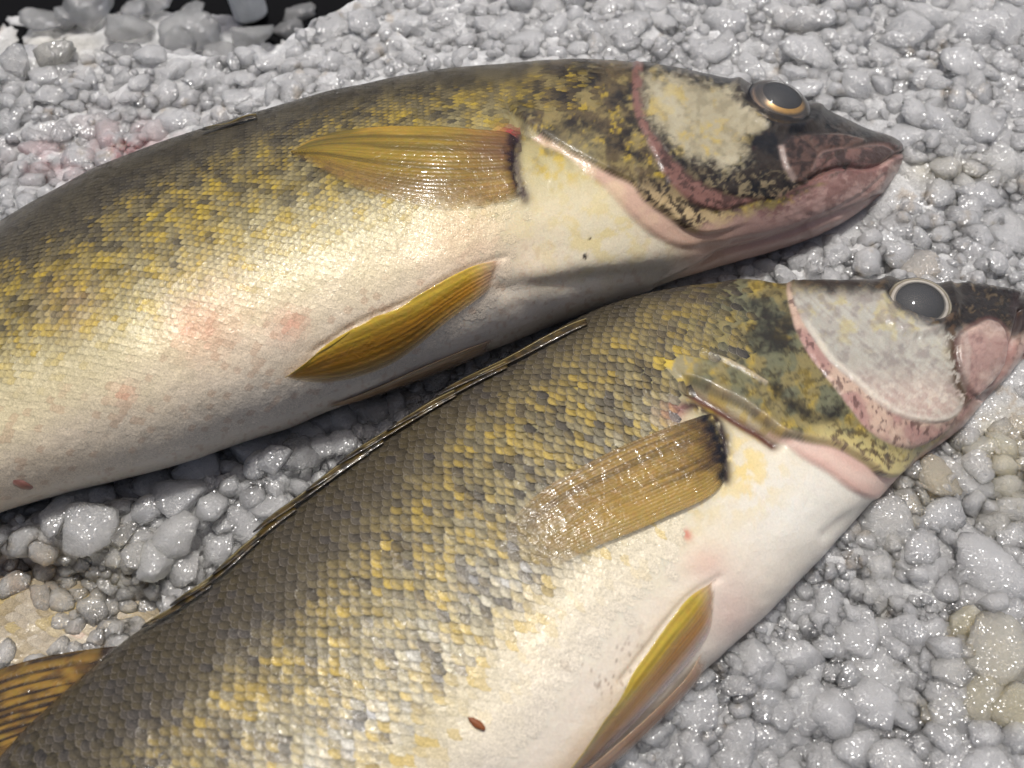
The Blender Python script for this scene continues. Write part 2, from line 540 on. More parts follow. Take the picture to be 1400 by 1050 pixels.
# ------------------------------------------------------------------ scales: overlapping plates laid on the body
def lay_scales(b, color_fn, keep_fn, pitch_s, pitch_t, rise, parent, label=None, n_single=300, seed=1):
    g = np.random.default_rng(seed)
    NS, NT = b.P.shape[:2]
    jm = int(np.argmin(np.abs(b.th - np.pi / 2)))
    seg = np.linalg.norm(np.diff(b.P[:, jm], axis=0), axis=1)
    # smooth centre line length from the snout
    cum_s = np.concatenate([[0], np.cumsum(np.linalg.norm(np.diff(b.c, axis=0), axis=1))])
    cols = np.arange(0.02, cum_s[-1] - 0.005, pitch_s)
    cs_i = np.interp(cols, cum_s, np.arange(NS))
    S, Tq, TS, TT = [], [], [], []
    for k, si in enumerate(cs_i):
        i = int(si)
        ring = b.P[i]
        d = np.linalg.norm(np.diff(ring, axis=0), axis=1)
        cum = np.concatenate([[0], np.cumsum(d)])
        cum = cum - cum[jm]
        lo, hi = cum[0], cum[-1]
        fac = b.D[i] / b.D.max()
        pt = pitch_t * (0.45 + 0.55 * fac)
        q = (np.arange(-100, 101) + (0.5 if k % 2 else 0)) * pt
        q = q[(q > lo + pt) & (q < hi - pt)]
        q = q + g.normal(0, 0.05 * pt, q.shape)
        tj = np.interp(q, cum, np.arange(len(cum)))
        S.append(si + g.normal(0, 0.05, q.shape) * (cs_i[1] - cs_i[0])); Tq.append(tj)
        TS.append(np.full(q.shape, np.interp(cols[k] + pitch_s, cum_s, np.arange(NS)) - si))
        TT.append(np.interp(q + pt, cum, np.arange(len(cum))) - tj)
    S, Tq, TS, TT = map(np.concatenate, (S, Tq, TS, TT))
    Pc = sample(b.P, S, Tq); Nc = sample(b.N, S, Tq)
    u, v, dep = proj(Pc)
    vis = ((CAM - Pc) / np.linalg.norm(CAM - Pc, axis=1, keepdims=True) * Nc).sum(1)
    f = np.interp(Tq, np.arange(NT), b.th) / np.pi
    gg = sample(b.g[..., None], S, Tq)[..., 0]
    keep, lifts = keep_fn(u, v, gg, S / NS, g)
    keep &= (f > 0.0) & (f < 1.05)
    S, Tq, TS, TT, u, v, vis, gg, lifts, dep = (x[keep] for x in (S, Tq, TS, TT, u, v, vis, gg, lifts, dep))
    n = len(S)
    A = np.array([0, 0.4, 0.68, 0.86, 0.93, 1.0]); Bq = np.linspace(-1, 1, 5)
    aa, bb = np.meshgrid(A, Bq, indexing='ij')
    aa, bb = aa.ravel(), bb.ravel()
    edge = 1.0 * (1 - 0.85 * np.abs(bb) ** 2.0)
    x = -0.75 + (edge + 0.75) * aa
    y = bb * 0.56 * (0.80 + 0.2 * aa)
    jit = 1 + g.normal(0, 0.06, (n, 1))
    si = S[:, None] + TS[:, None] * x * jit
    tj = Tq[:, None] + TT[:, None] * y * jit
    P = sample(b.P, si, tj); N = sample(b.N, si, tj)
    tilt = g.normal(0, 0.28, (n, 1))
    h = rise * lifts[:, None] * ((-0.25 + 1.25 * aa ** 1.1)[None] * (1 - 0.25 * bb[None] ** 2) + tilt * bb[None] * aa[None])
    P = P + N * (h + 0.00008)[..., None]
    col = color_fn(u, v, gg, S / NS, aa, bb, g)          # (n, nv, 3)
    nv = len(aa)
    gf = grid_faces(len(A), len(Bq))
    on = (u > 0) & (u < 1400) & (v > 0) & (v < 1050) & (vis > 0.15)
    size = np.where(on, vis * lifts / dep ** 2, -1)
    order = np.argsort(-size)
    single = order[:n_single]
    rest = order[n_single:]
    for k in single:
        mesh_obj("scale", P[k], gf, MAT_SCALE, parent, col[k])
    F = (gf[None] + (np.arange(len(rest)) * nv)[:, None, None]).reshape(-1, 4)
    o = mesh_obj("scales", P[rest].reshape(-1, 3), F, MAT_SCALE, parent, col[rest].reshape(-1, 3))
    o["kind"] = "stuff"
    return n

# ------------------------------------------------------------------ fins draped over the body
def drape_fin(b, name, lead, trail, parent, n_rays, col_fn, h_fn, nv=60, per=5, ridge=0.00009, plane_z=0.012, mat=None, thick=0.00015, arc=(0, 0)):
    """lead and trail: chart polylines from base to tip; rays fan between them"""
    L = catmull(lead, nv); T = catmull(trail, nv)
    nu = n_rays * per + 1
    uu = np.linspace(0, 1, nu)
    G = np.zeros((nu, nv, 3)); Nn = np.zeros((nu, nv, 3))
    for i, a in enumerate(uu):
        ln = L * (1 - a) + T * a + np.array(arc) * (4 * a * (1 - a)) * ((1 - np.linspace(0, 1, nv)) ** 3)[:, None]
        for j in range(nv):
            p, n = (None, None) if b is None else ray_hit(b, ln[j, 0], ln[j, 1])
            if p is None:
                if j > 0 and b is not None:
                    # past the body's outline: keep the last distance from the camera
                    z = G[i, j - 1, 2] - (Nn[i, j - 1, 2] * 0) - 0.0002
                    p = unproj(ln[j, 0], ln[j, 1], max(z, plane_z)); n = Nn[i, j - 1]
                else:
                    p = unproj(ln[j, 0], ln[j, 1], plane_z); n = np.array([0, 0, 1.0])
            G[i, j] = p; Nn[i, j] = n
    # smooth the support so that relief of the skin does not print through
    for _ in range(6):
        for ax in (0, 1):
            s = np.moveaxis(G, ax, 0); s[1:-1] = (s[:-2] + 2 * s[1:-1] + s[2:]) / 4
            s = np.moveaxis(Nn, ax, 0); s[1:-1] = (s[:-2] + 2 * s[1:-1] + s[2:]) / 4
    Nn /= np.linalg.norm(Nn, axis=2, keepdims=True)
    A, V = np.meshgrid(uu, np.linspace(0, 1, nv), indexing='ij')
    ph = A * n_rays + .9 * (fbm(A * 5 + 3, V * .8, seed=n_rays) - .5) + .12 * (fbm(A * 30, V * 9, seed=n_rays + 5) - .5)
    split = np.where(V > 0.55, np.abs(np.cos(ph * np.pi * 2)), np.abs(np.cos(ph * np.pi)))
    rd = ridge * (np.abs(np.cos(ph * np.pi)) ** 2 * (1 - 0.6 * V) + 0.35 * split * V)
    rd = rd * (.4 + 1.2 * fbm(A * 12, V * 4, seed=77))
    H = h_fn(A, V) * sstep(0, .10, V) + .0002 + rd * sstep(0, .06, V)
    G = G + Nn * H[..., None]
    u, v, _ = proj(G)
    c = col_fn(A, V, np.abs(np.cos(ph * np.pi)), u, v)
    c[..., 3] *= sstep(0, .07, V + (fbm(u / 7, v / 7, seed=66) - .5) * .06)
    o = mesh_obj(name, G.reshape(-1, 3), grid_faces(nu, nv), mat or MAT_FIN, parent, c.reshape(-1, c.shape[-1]))
    if thick:
        s = o.modifiers.new("thickness", 'SOLIDIFY'); s.thickness = thick; s.offset = -1
    return o

def mixc(a, b, w):
    w = np.clip(w, 0, 1)[..., None]
    return a * (1 - w) + b * w

# ------------------------------------------------------------------ the setting: dark tabletop
table_mat = plain("black_tabletop", (0.003, 0.003, 0.0035), 0.9, Specular_IOR_Level=0.1)
tt = mesh_obj("tabletop", [(-2, -2, -0.075), (2, -2, -0.075), (2, 2, -0.075), (-2, 2, -0.075)], [(0, 1, 2, 3)], table_mat, smooth=False)
tag(tt, kind="structure", label="matt black tabletop under the bed of ice")

# ------------------------------------------------------------------ fish A (lies farther from the camera)
A_PAIRS = [(1233, 207, 1232, 230), (1231, 201, 1229, 238), (1227, 192, 1219, 253), (1211, 184, 1200, 274), (1180, 175, 1175, 293), (1150, 162, 1148, 310),
    (1115, 146, 1112, 328), (1070, 128, 1060, 345), (1015, 115, 1000, 360), (960, 105, 950, 376), (900, 94, 890, 396),
    (850, 87, 840, 414), (800, 84, 790, 432), (750, 84, 745, 449), (700, 86, 705, 466), (650, 90, 665, 482), (600, 95, 620, 500),
    (550, 104, 575, 515), (500, 115, 530, 532), (450, 126, 485, 549), (400, 141, 440, 566), (350, 156, 395, 586), (300, 171, 350, 600),
    (250, 187, 305, 615), (200, 206, 255, 632), (150, 227, 205, 647), (100, 255, 150, 660), (50, 283, 95, 673), (0, 315, 45, 687),
    (-60, 355, -20, 706), (-130, 405, -90, 728), (-200, 460, -160, 752), (-300, 545, -260, 782), (-380, 620, -345, 805), (-450, 690, -425, 825)]
A = fit_body(A_PAIRS, [(0, .80), (.1, .60), (.25, .54), (.4, .55), (.7, .54), (1, .5)], R(13), 0.019, 620, 300,
             dense=[(0, 2.0), (.3, 1.5), (.78, 1.2), (.84, .4), (1, .3)])

def z1(*p): return [(650 + x / 2.3333, 60 + y / 2.3333) for x, y in p]
A_GILL = curve([(690, 141), (700, 152)] + z1((180, 270), (250, 320), (330, 370), (420, 420), (490, 450), (530, 500), (600, 550), (660, 590), (715, 604), (790, 596), (880, 570)))
A_MEMB = curve(z1((170, 285), (230, 325), (300, 365), (360, 420), (420, 470), (490, 550), (560, 610), (640, 645), (720, 642), (820, 632), (930, 600), (1010, 560)))
A_PREOP = curve(z1((505, 60), (500, 90), (498, 150), (505, 220), (530, 290), (560, 350), (590, 420), (640, 480), (700, 520), (780, 532), (850, 515), (900, 500)))
A_INNER = curve(z1((528, 70), (530, 100), (530, 180), (545, 260), (590, 335), (650, 405), (720, 455), (800, 485), (880, 495), (950, 500)))
A_CHEEK = closed(z1((535, 105), (620, 115), (700, 135), (790, 150), (835, 190), (880, 220), (918, 252), (890, 285), (862, 310), (868, 350), (835, 395), (790, 398), (740, 378), (690, 372), (640, 345), (590, 300), (550, 240), (535, 170)))
A_MAX = closed(z1((970, 330), (1000, 300), (1060, 290), (1130, 285), (1190, 290), (1250, 310), (1180, 340), (1120, 375), (1080, 420), (1040, 450), (1010, 430), (985, 390)))
A_MOUTH = curve(z1((1060, 430), (1120, 405), (1180, 390), (1240, 395), (1290, 385), (1340, 355), (1368, 345)))
A_LIP = curve(z1((1070, 400), (1100, 350), (1150, 335), (1200, 330), (1260, 318), (1310, 320), (1350, 345)))
A_JAWLINE = curve(z1((1290, 490), (1230, 515), (1150, 545), (1060, 580), (980, 610), (880, 640), (800, 660), (740, 690), (660, 735), (580, 780)))
A_EYE = (1064, 136)

def head_poly(edge, far):
    return np.vstack([edge, np.asarray(far, float)])
A_HEAD = head_poly(A_GILL, [(1060, 300), (1100, 345), (1300, 300), (1300, 60), (690, 60)])
A_HEADM = head_poly(A_MEMB, [(1110, 290), (1110, 345), (1300, 300), (1300, 60), (722, 60)])
A_CHEEKSIDE = head_poly(A_PREOP, [(1060, 268), (1120, 250), (1300, 260), (1300, 60), (866, 60)])
A_CHEEKIN = head_poly(A_INNER, [(1080, 262), (1120, 240), (1300, 260), (1300, 60), (876, 60)])

def plate(px, py, poly, h, w, decay):
    s = sdf(px, py, poly)
    return h * sstep(-w * 0.3, w, s) * np.exp(-np.maximum(s, 0) / decay)

def groove(px, py, line, h, w):
    return -h * np.exp(-(dist_line(px, py, line) / w) ** 2)

def napeA(u, v):
    return np.maximum(sstep(672, 800, u), sstep(128, 158, v))
def A_height(u, v):
    h = plate(u, v, A_HEAD, .0018, 6, 90) * napeA(u, v) * sstep(1040, 950, u) + plate(u, v, A_HEADM, .0012, 9, 60) * sstep(186, 235, v) * sstep(1080, 960, u)
    h += plate(u, v, A_CHEEKSIDE, .0010, 5, 45) * sstep(1070, 1010, u) + plate(u, v, A_CHEEKIN, .0007, 5, 40) * sstep(1080, 1020, u)
    h += plate(u, v, A_MAX, .0011, 4, 60)
    h += groove(u, v, A_MOUTH, .0018, 3.2) + groove(u, v, A_LIP, .0008, 2.5) + groove(u, v, A_JAWLINE, .0016, 4.5)
    ex, ey = (u - A_EYE[0]), (v - A_EYE[1])
    rr = np.hypot((ex * .94 + ey * .34) / 1.0, (-ex * .34 + ey * .94) / 0.62)
    h += .0016 * np.exp(-((rr - 58) / 9) ** 2)
    h += groove(u, v, curve([(690, 132), (712, 176), (745, 196)]), .0012, 5)
    # muscles and folds of the soft belly behind the gill
    h += .0016 * np.exp(-(dist_line(u, v, curve([(735, 375), (800, 360), (870, 352), (940, 346)])) / 22) ** 2)
    h += groove(u, v, curve([(690, 395), (760, 385), (830, 378), (900, 372)]), .0010, 12)
    h += groove(u, v, curve([(690, 352), (640, 367), (560, 411), (490, 441), (430, 480)]), .0006, 4)
    h += (fbm(u / 60, v / 60, seed=3) - .5) * .0012
    h += sstep(0, 20, sdf(u, v, A_HEAD)) * sstep(760, 840, u) * (fbm(u / 6, v / 6, seed=5, oct=3) - .5) * .0005
    h += groove(u, v, curve([(1085, 178), (1110, 200), (1128, 232)]), .0006, 3) + groove(u, v, curve([(1000, 330), (1060, 318), (1120, 296), (1175, 268), (1210, 240)]), .0005, 3)
    return h
finish_body(A, A_height)

K = 0.88
def C(r, g, b): return lin((r, g, b)) * K

def A_body_color(u, v, g):
    w1 = (fbm(u / 42, v / 42, seed=11) - .5); w2 = (fbm(u / 11, v / 11, seed=12, oct=3) - .5)
    ge = g - .13 * sstep(520, 0, u) + w1 * .10 + w2 * .05
    stops = [(-.5, (40, 36, 26)), (.02, (86, 77, 56)), (.10, (118, 106, 72)), (.24, (156, 143, 98)), (.36, (184, 171, 124)), (.47, (202, 190, 150)),
             (.58, (222, 207, 170)), (.72, (228, 211, 184)), (.9, (228, 216, 198)), (1.5, (228, 217, 203))]
    xs = [s[0] for s in stops]; ys = np.array([C(*s[1]) for s in stops])
    c = np.stack([np.interp(ge, xs, ys[:, k]) for k in range(3)], -1)
    # yellow washes and dark mottles
    yel = sstep(.46, .74, fbm(u / 13 + 9, v / 11, seed=21)) * sstep(.05, .15, ge) * (1 - sstep(.40, .55, ge))
    c = mixc(c, C(196, 166, 40), yel * .75)
    drk = sstep(.44, .70, fbm(u / 15, v / 13 + 4, seed=22)) * (1 - sstep(.25, .45, ge))
    c = mixc(c, C(62, 54, 38), drk * .65)
    # reddish bruises on the belly
    for x, y, r, a in ((270, 450, 34, .45), (395, 445, 22, .4), (172, 538, 14, .5), (300, 425, 60, .2), (410, 440, 12, .35), (100, 420, 40, .12), (640, 330, 60, .18)):
        d = np.hypot(u - x, v - y) / r
        c = mixc(c, C(226, 150, 122), a * np.exp(-d ** 2) * (.35 + 1.3 * fbm(u / 6, v / 6, seed=30, oct=3)))
    sp = sstep(.74, .80, vnoise(u / 5, v / 5, seed=41)) * sstep(.6, .7, g)
    c = mixc(c, C(190, 150, 120), sp * .35)
    return c

def A_color(u, v, g):
    c = A_body_color(u, v, g)
    xw = u + (fbm(u / 8, v / 8, seed=901) - .5) * 14; yw = v + (fbm(u / 8, v / 8, seed=902) - .5) * 14
    n1 = fbm(xw / 16, yw / 16, seed=51, oct=5); n2 = fbm(xw / 7, yw / 5, seed=52, oct=4); n3 = fbm(u / 38, v / 38, seed=53)
    wu, wv = u + (n1 - .5) * 16, v + (fbm(u / 16, v / 16, seed=54) - .5) * 16
    # pale breast behind the gill
    br = np.exp(-(((u - 820) / 95) ** 2 + ((v - 320) / 55) ** 2))
    c = mixc(c, C(226, 216, 186), br * .8)
    c = mixc(c, C(222, 200, 120), br * sstep(.5, .65, n1) * .5)
    # membrane under the gill cover
    sm = sdf(u, v, A_HEADM)
    sm = np.where((v < 185) | (u > 1085), -9., sm)
    c = mixc(c, C(206, 172, 150), sstep(-3, 5, sm))
    c = mixc(c, C(222, 196, 160), sstep(-2, 3, sm) * sstep(.45, .65, n3) * .6)
    sh = sdf(u, v, A_HEAD)
    head = sstep(-2, 2, sh) * np.maximum(sstep(680, 770, wu + (n3 - .5) * 60), sstep(130, 160, v))
    op = mixc(np.broadcast_to(C(92, 78, 52), u.shape + (3,)), C(146, 130, 82), sstep(.44, .64, n1) * .8)
    op = mixc(op, C(34, 27, 21), sstep(.42, .66, fbm(u / 30 + 5, v / 22, seed=56) * .6 + n2 * .4) * .95)
    op = mixc(op, C(178, 152, 52), sstep(.58, .74, fbm(u / 20, v / 15, seed=57) * .6 + fbm(u / 4, v / 4, seed=59, oct=2) * .4) * .8)
    op = mixc(op, C(150, 140, 104), sstep(150, 115, u - 690 + (v - 180) * .2) * sstep(170, 215, v) * .5)
    op = mixc(op, C(26, 20, 16), sstep(840, 868, u) * sstep(.40, .55, n2) * sstep(200, 150, v) * .8)
    # pale spotty rim low on the cover
    low = sstep(232, 285, wv - (u - 880) * .25) * sstep(840, 880, u)
    op = mixc(op, mixc(np.broadcast_to(C(196, 172, 130), u.shape + (3,)), C(58, 46, 34), sstep(.38, .64, n2)), low)
    c = mixc(c, op, head)
    # band in front of the cover's front edge
    pre = sstep(-2, 2, sdf(u, v, A_CHEEKSIDE))
    band = mixc(np.broadcast_to(C(128, 92, 82), u.shape + (3,)), C(60, 42, 36), sstep(.44, .62, n2) * .8)
    c = mixc(c, band, pre)
    sinn = sdf(u, v, A_CHEEKIN)
    face = mixc(np.broadcast_to(C(44, 36, 28), u.shape + (3,)), C(17, 14, 11), sstep(.42, .6, n1))
    face = mixc(face, C(140, 126, 96), sstep(.44, .68, n2) * sstep(215, 260, v) * .8)
    c = mixc(c, face, sstep(-3, 3, sinn))
    ck = sdf(wu, wv, A_CHEEK)
    chk = mixc(np.broadcast_to(C(168, 158, 130), u.shape + (3,)), C(190, 164, 74), sstep(.50, .70, n1) * .6)
    chk = mixc(chk, C(188, 180, 156), sstep(.42, .68, n3) * .5)
    chk = mixc(chk, C(126, 116, 90), sstep(.46, .72, fbm(u / 9, v / 9, seed=58)) * .5)
    c = mixc(c, chk, sstep(-12, 12, ck + (n2 - .5) * 26))
    # pink jaw and throat
    jl = v - np.interp(u, [880, 960, 1030, 1060, 1095, 1130, 1180, 1240], [350, 305, 288, 285, 262, 240, 222, 206])
    jaw = mixc(np.broadcast_to(C(176, 144, 134), u.shape + (3,)), C(140, 106, 98), sstep(.45, .62, n1) * sstep(1040, 1160, u))
    jaw = mixc(jaw, C(214, 176, 150), sstep(1040, 920, u) * .8)
    c = mixc(c, jaw, sstep(-9, 13, jl + (n2 - .5) * 22) * sstep(900, 960, u))
    c = mixc(c, C(110, 70, 68), sstep(.46, .68, n2) * np.exp(-(jl / 18) ** 2) * sstep(1000, 1050, u) * .7)
    mx = sdf(u, v, A_MAX)
    c = mixc(c, mixc(np.broadcast_to(C(92, 70, 60), u.shape + (3,)), C(52, 40, 34), sstep(.36, .66, n2)), sstep(-3, 4, mx))
    c = mixc(c, C(170, 150, 140), np.exp(-(dist_line(u, v, np.array(z1((972, 330), (985, 390), (1012, 432)))) / 3.0) ** 2) * .8)
    for x, y, r in ((1132, 172, 3.0), (1143, 178, 2.4)):
        c = mixc(c, C(8, 7, 6), sstep(r + 1.5, r - 1, np.hypot(u - x, v - y)))
    c = mixc(c, C(150, 122, 112), .55 * np.exp(-(dist_line(u, v, A_LIP) / 2.2) ** 2))
    # lips
    lip = sstep(0, 5, sdf(u, v, closed(z1((1060, 420), (1090, 360), (1140, 335), (1220, 325), (1300, 315), (1350, 335), (1355, 355), (1290, 385), (1200, 385), (1120, 400)))))
    c = mixc(c, mixc(np.broadcast_to(C(122, 92, 84), u.shape + (3,)), C(70, 54, 48), sstep(.36, .64, n1)), lip)
    dr = np.exp(-(dist_line(u, v, np.array([(706, 188), (703, 215), (708, 245), (718, 272)], float)) / 8) ** 2)
    c = mixc(c, C(52, 30, 32), np.clip(dr * (.4 + n2), 0, .95))
    # raw spot above the pectoral root
    for x, y, r in ((687, 183, 9), (700, 180, 7)):
        c = mixc(c, C(170, 50, 50), .8 * np.exp(-(((u - x) ** 2 + (v - y) ** 2) / r ** 2)))
    for x, y, r in ((797, 350, 3.2), (1030, 203, 3.5), (806, 326, 2.0)):
        c = mixc(c, C(40, 22, 14), sstep(r + 1, r - 1, np.hypot(u - x, v - y)))
    return c

fishA = empty("walleye", (float(A.c[200, 0]), float(A.c[200, 1]), 0.0))
tag(fishA, "whole walleye with two amber pelvic fins and dark bulging eye, farther onto the ice", "fish", "two whole fish laid on the crushed ice")
A_col = A_color(A.u, A.v, A.g)
body_mesh(A, "body", A_col, fishA, MAT_SKIN)

def scale_mix(base, dark, yellow, pale, aa, bb, g, kd, ky, kp, rim=.35, fade=None):
    """each scale takes the skin's colour, more or less of a dark, yellow or pale pigment, and a thin clear hind rim paled by a painted edge highlight"""
    n = len(kd)
    if fade is None: fade = np.ones(n)
    kp = kp * fade; kd = kd * np.minimum(1, fade * 2)
    c = base * (1 + g.normal(0, .07, (n, 1)) * (.15 + .85 * fade[:, None]))
    r = g.random((n, 3)) ** 1.3
    out = np.repeat(c[:, None, :], len(aa), 1)
    wd = np.clip(kd * 1.6 * r[:, 0], 0, .85)[:, None, None]
    out = out * (1 - wd) + dark * wd
    wp = np.clip(kp * 1.5 * r[:, 2], 0, .7)[:, None, None]
    out = out * (1 - wp) + pale * wp
    # the yellow sits as a lens in the middle of the exposed part
    lens = (sstep(1.05, .35, np.abs(bb) + .0) * sstep(.25, .6, aa))[None, :, None]
    wy = np.clip(ky * (.25 + .75 * r[:, 1]), 0, .75)[:, None, None] * lens
    out = out * (1 - wy) + yellow * wy
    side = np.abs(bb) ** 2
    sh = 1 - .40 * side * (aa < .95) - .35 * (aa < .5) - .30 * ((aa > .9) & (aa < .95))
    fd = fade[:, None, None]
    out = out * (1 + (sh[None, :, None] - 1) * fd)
    rimc = np.clip(c * .55 + C(206, 194, 182) * rim, 0, 1)  # pale rim: the highlight on the scale's edge put into its colour
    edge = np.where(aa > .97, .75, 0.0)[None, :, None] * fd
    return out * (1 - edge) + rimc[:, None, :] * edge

def A_lim(u): return np.interp(u, [-400, 0, 300, 560, 720], [1.03, 1.02, 1.0, .94, .80])
def B_lim(u, v): return np.interp(u + .6 * (v - 600), [-200, 300, 600, 800, 950, 1000], [1.02, 1.0, .98, .94, .86, .74])
def A_keep(u, v, gg, s, g):
    sh = -sdf(u, v, A_HEADM)
    sh2 = -sdf(u, v, A_HEAD)
    nape = v < 150 + g.normal(0, 3, v.shape)
    sh = np.where(nape, 60., sh); sh2 = np.where(nape, 800 - u + g.normal(0, 22, u.shape), sh2)
    lim = A_lim(u)
    k = (np.minimum(sh, sh2) > 14) & (gg > -.2) & (gg < lim + g.normal(0, .02, gg.shape)) & (s < .985)
    k &= ~((u > 690 + g.normal(0, 14, u.shape)) & (v > 185))
    return k, (.55 + .45 * sstep(650, 200, u)) * (1 - .9 * sstep(640, 780, u)) * (1 - .93 * sstep(lim - .46, lim - .16, gg)) * (1 - .5 * sstep(.16, .02, gg))

def A_scale_color(u, v, gg, s, aa, bb, g):
    base = mixc(A_body_color(u, v, gg), A_color(u, v, gg), sstep(560, 640, u))
    ge = gg - .10 * sstep(520, 0, u)
    cl = fbm(u / 16, v / 14, seed=61, oct=3); cy = fbm(u / 14 + 7, v / 12, seed=62, oct=3)
    kd = sstep(.42, .60, cl) * (1 - sstep(.26, .46, ge)) * .55
    ky = sstep(.44, .60, cy) * sstep(.04, .10, ge) * (1 - sstep(.36, .50, ge)) * .6
    kp = sstep(.25, .5, ge) * .25 + 0 * kd
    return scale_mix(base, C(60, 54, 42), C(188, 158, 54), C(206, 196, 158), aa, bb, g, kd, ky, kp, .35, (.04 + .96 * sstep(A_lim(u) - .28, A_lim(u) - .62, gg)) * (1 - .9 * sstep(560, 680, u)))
lay_scales(A, A_scale_color, A_keep, .0022, .0027, .00016, fishA, seed=5)

# pectoral, pelvic fins
def fin_col(u_, v_, c):
    return c
def A_pect_col(Aq, V, ray, u, v):
    n = fbm(Aq * 22, V * 2, seed=71); n2 = fbm(u / 8, v / 5, seed=72); n3 = fbm(Aq * 5, V * 2.5, seed=73)
    c = mixc(np.broadcast_to(C(166, 136, 40), u.shape + (3,)), C(112, 92, 26), sstep(.42, .66, n) * .8)
    c = mixc(c, C(104, 88, 22), sstep(.45, .1, Aq) * sstep(.45, .9, V) * .7)
    c = mixc(c, C(206, 160, 56), sstep(.5, .65, n3) * .6)
    c = mixc(c, C(196, 152, 92), sstep(.40, .9, Aq) * .6)
    c = mixc(c, C(116, 70, 52), sstep(.40, .10, V) * sstep(.75, .3, Aq) * .7)
    c = mixc(c, C(44, 22, 26), sstep(.13, .04, V + (n2 - .5) * .08))
    c = c * (.93 + .12 * ray)[..., None]
    al = .93 - .55 * sstep(.30, .85, Aq) * sstep(.08, .35, V) - .10 * (1 - ray)
    al *= 1 - .8 * sstep(.80, 1.0, V) * sstep(.15, .5, Aq)
    al *= 1 - .8 * sstep(.82, 1.0, Aq + (n2 - .5) * .2)
    return np.concatenate([c, np.clip(al, 0, 1)[..., None]], -1)
A_pect_lead = [(712, 192), (690, 190), (650, 189), (611, 187), (572, 186), (534, 185), (500, 186), (470, 188), (431, 195), (399, 211)]
A_pect_trail = [(716, 266), (700, 275), (660, 283), (620, 287), (580, 285), (545, 279), (510, 269), (475, 255), (440, 236), (401, 214)]
drape_fin(A, "pectoral_fin", A_pect_lead, A_pect_trail, fishA, 20, A_pect_col,
          lambda a, v: .0008 + .0030 * np.sin(np.pi * np.clip(v, 0, 1) ** .7) * (1 - a), nv=64, arc=(-9, 0))

def pelvic_col(c1, c2, c3, pw=1.0):
    def fn(Aq, V, ray, u, v):
        n = fbm(Aq * 9, V * 2.5, seed=75)
        c = mixc(np.broadcast_to(C(*c1), u.shape + (3,)), C(*c2), sstep(.12, .5, Aq + (n - .5) * .3))
        c = mixc(c, C(*c3), sstep(.62, .95, Aq + (n - .5) * .2))
        c = mixc(c, C(214, 180, 150), sstep(.16, .0, V))
        c = mixc(c, C(120, 84, 40), sstep(.6, .75, vnoise(Aq * 40, V * 6, seed=76)) * .3)
        c = c * (.80 + .28 * ray)[..., None]
        al = .90 - .15 * sstep(.3, .6, Aq) - .45 * sstep(.75, 1.0, Aq) - .5 * sstep(.93, 1., V)
        return np.concatenate([c, np.clip(al, 0, 1)[..., None]], -1)
    return fn
A_pel_lead = [(686, 355), (645, 367), (607, 387), (565, 409), (520, 427), (490, 441), (457, 459), (420, 487), (387, 512)]
A_pel_trail = [(677, 388), (645, 412), (607, 439), (570, 470), (532, 496), (482, 514), (440, 520), (410, 518), (387, 514)]
drape_fin(A, "pelvic_fin", A_pel_lead, A_pel_trail, fishA, 8, pelvic_col((226, 188, 62), (218, 156, 48), (226, 190, 120)),
          lambda a, v: .0008 + .0032 * sstep(0, .35, v) * (1 - .55 * sstep(.8, 1, v)) * (1 - a) ** 1.2, nv=56)
A_far_lead = [(676, 462), (640, 474), (600, 490), (560, 507), (520, 525), (485, 540), (452, 552)]
A_far_trail = [(672, 477), (640, 491), (600, 507), (560, 522), (522, 536), (487, 547), (452, 555)]
drape_fin(A, "pelvic_fin", A_far_lead, A_far_trail, fishA, 5, pelvic_col((224, 190, 146), (220, 174, 116), (216, 180, 140)),
          lambda a, v: .0003 + .0002 * np.sin(np.pi * v), nv=40)

# ------------------------------------------------------------------ fish B (nearer to the camera)
B_PAIRS = [(1466, 440, 1465, 455), (1456, 424, 1452, 470), (1432, 411, 1428, 482), (1402, 403, 1400, 495), (1378, 397, 1374, 525), (1345, 392, 1345, 558), (1305, 391, 1312, 598),
    (1250, 388, 1280, 622), (1200, 387, 1255, 640), (1125, 391, 1224, 665), (1070, 393, 1202, 688), (1000, 395, 1182, 707), (950, 398, 1162, 727),
    (900, 404, 1140, 750), (850, 417, 1115, 775), (800, 435, 1090, 800), (750, 461, 1062, 828), (700, 489, 1030, 857), (620, 533, 985, 896),
    (540, 584, 925, 950), (465, 638, 860, 1010), (400, 690, 805, 1062), (350, 732, 760, 1102), (295, 785, 700, 1150), (235, 832, 640, 1192),
    (160, 886, 560, 1245), (100, 937, 480, 1295), (40, 992, 400, 1340), (-40, 1085, 300, 1395), (-150, 1195, 180, 1450), (-260, 1290, 50, 1500), (-370, 1390, -120, 1550), (-450, 1460, -260, 1590)]
B = fit_body(B_PAIRS, [(0, .75), (.1, .56), (.25, .52), (.45, .54), (.7, .54), (1, .45)], R(-2), 0.017, 680, 320,
             dense=[(0, 2.0), (.35, 1.5), (.78, 1.3), (.85, .35), (1, .25)], lift=[(0, .004), (.3, .002), (.6, 0), (1, -.004)])

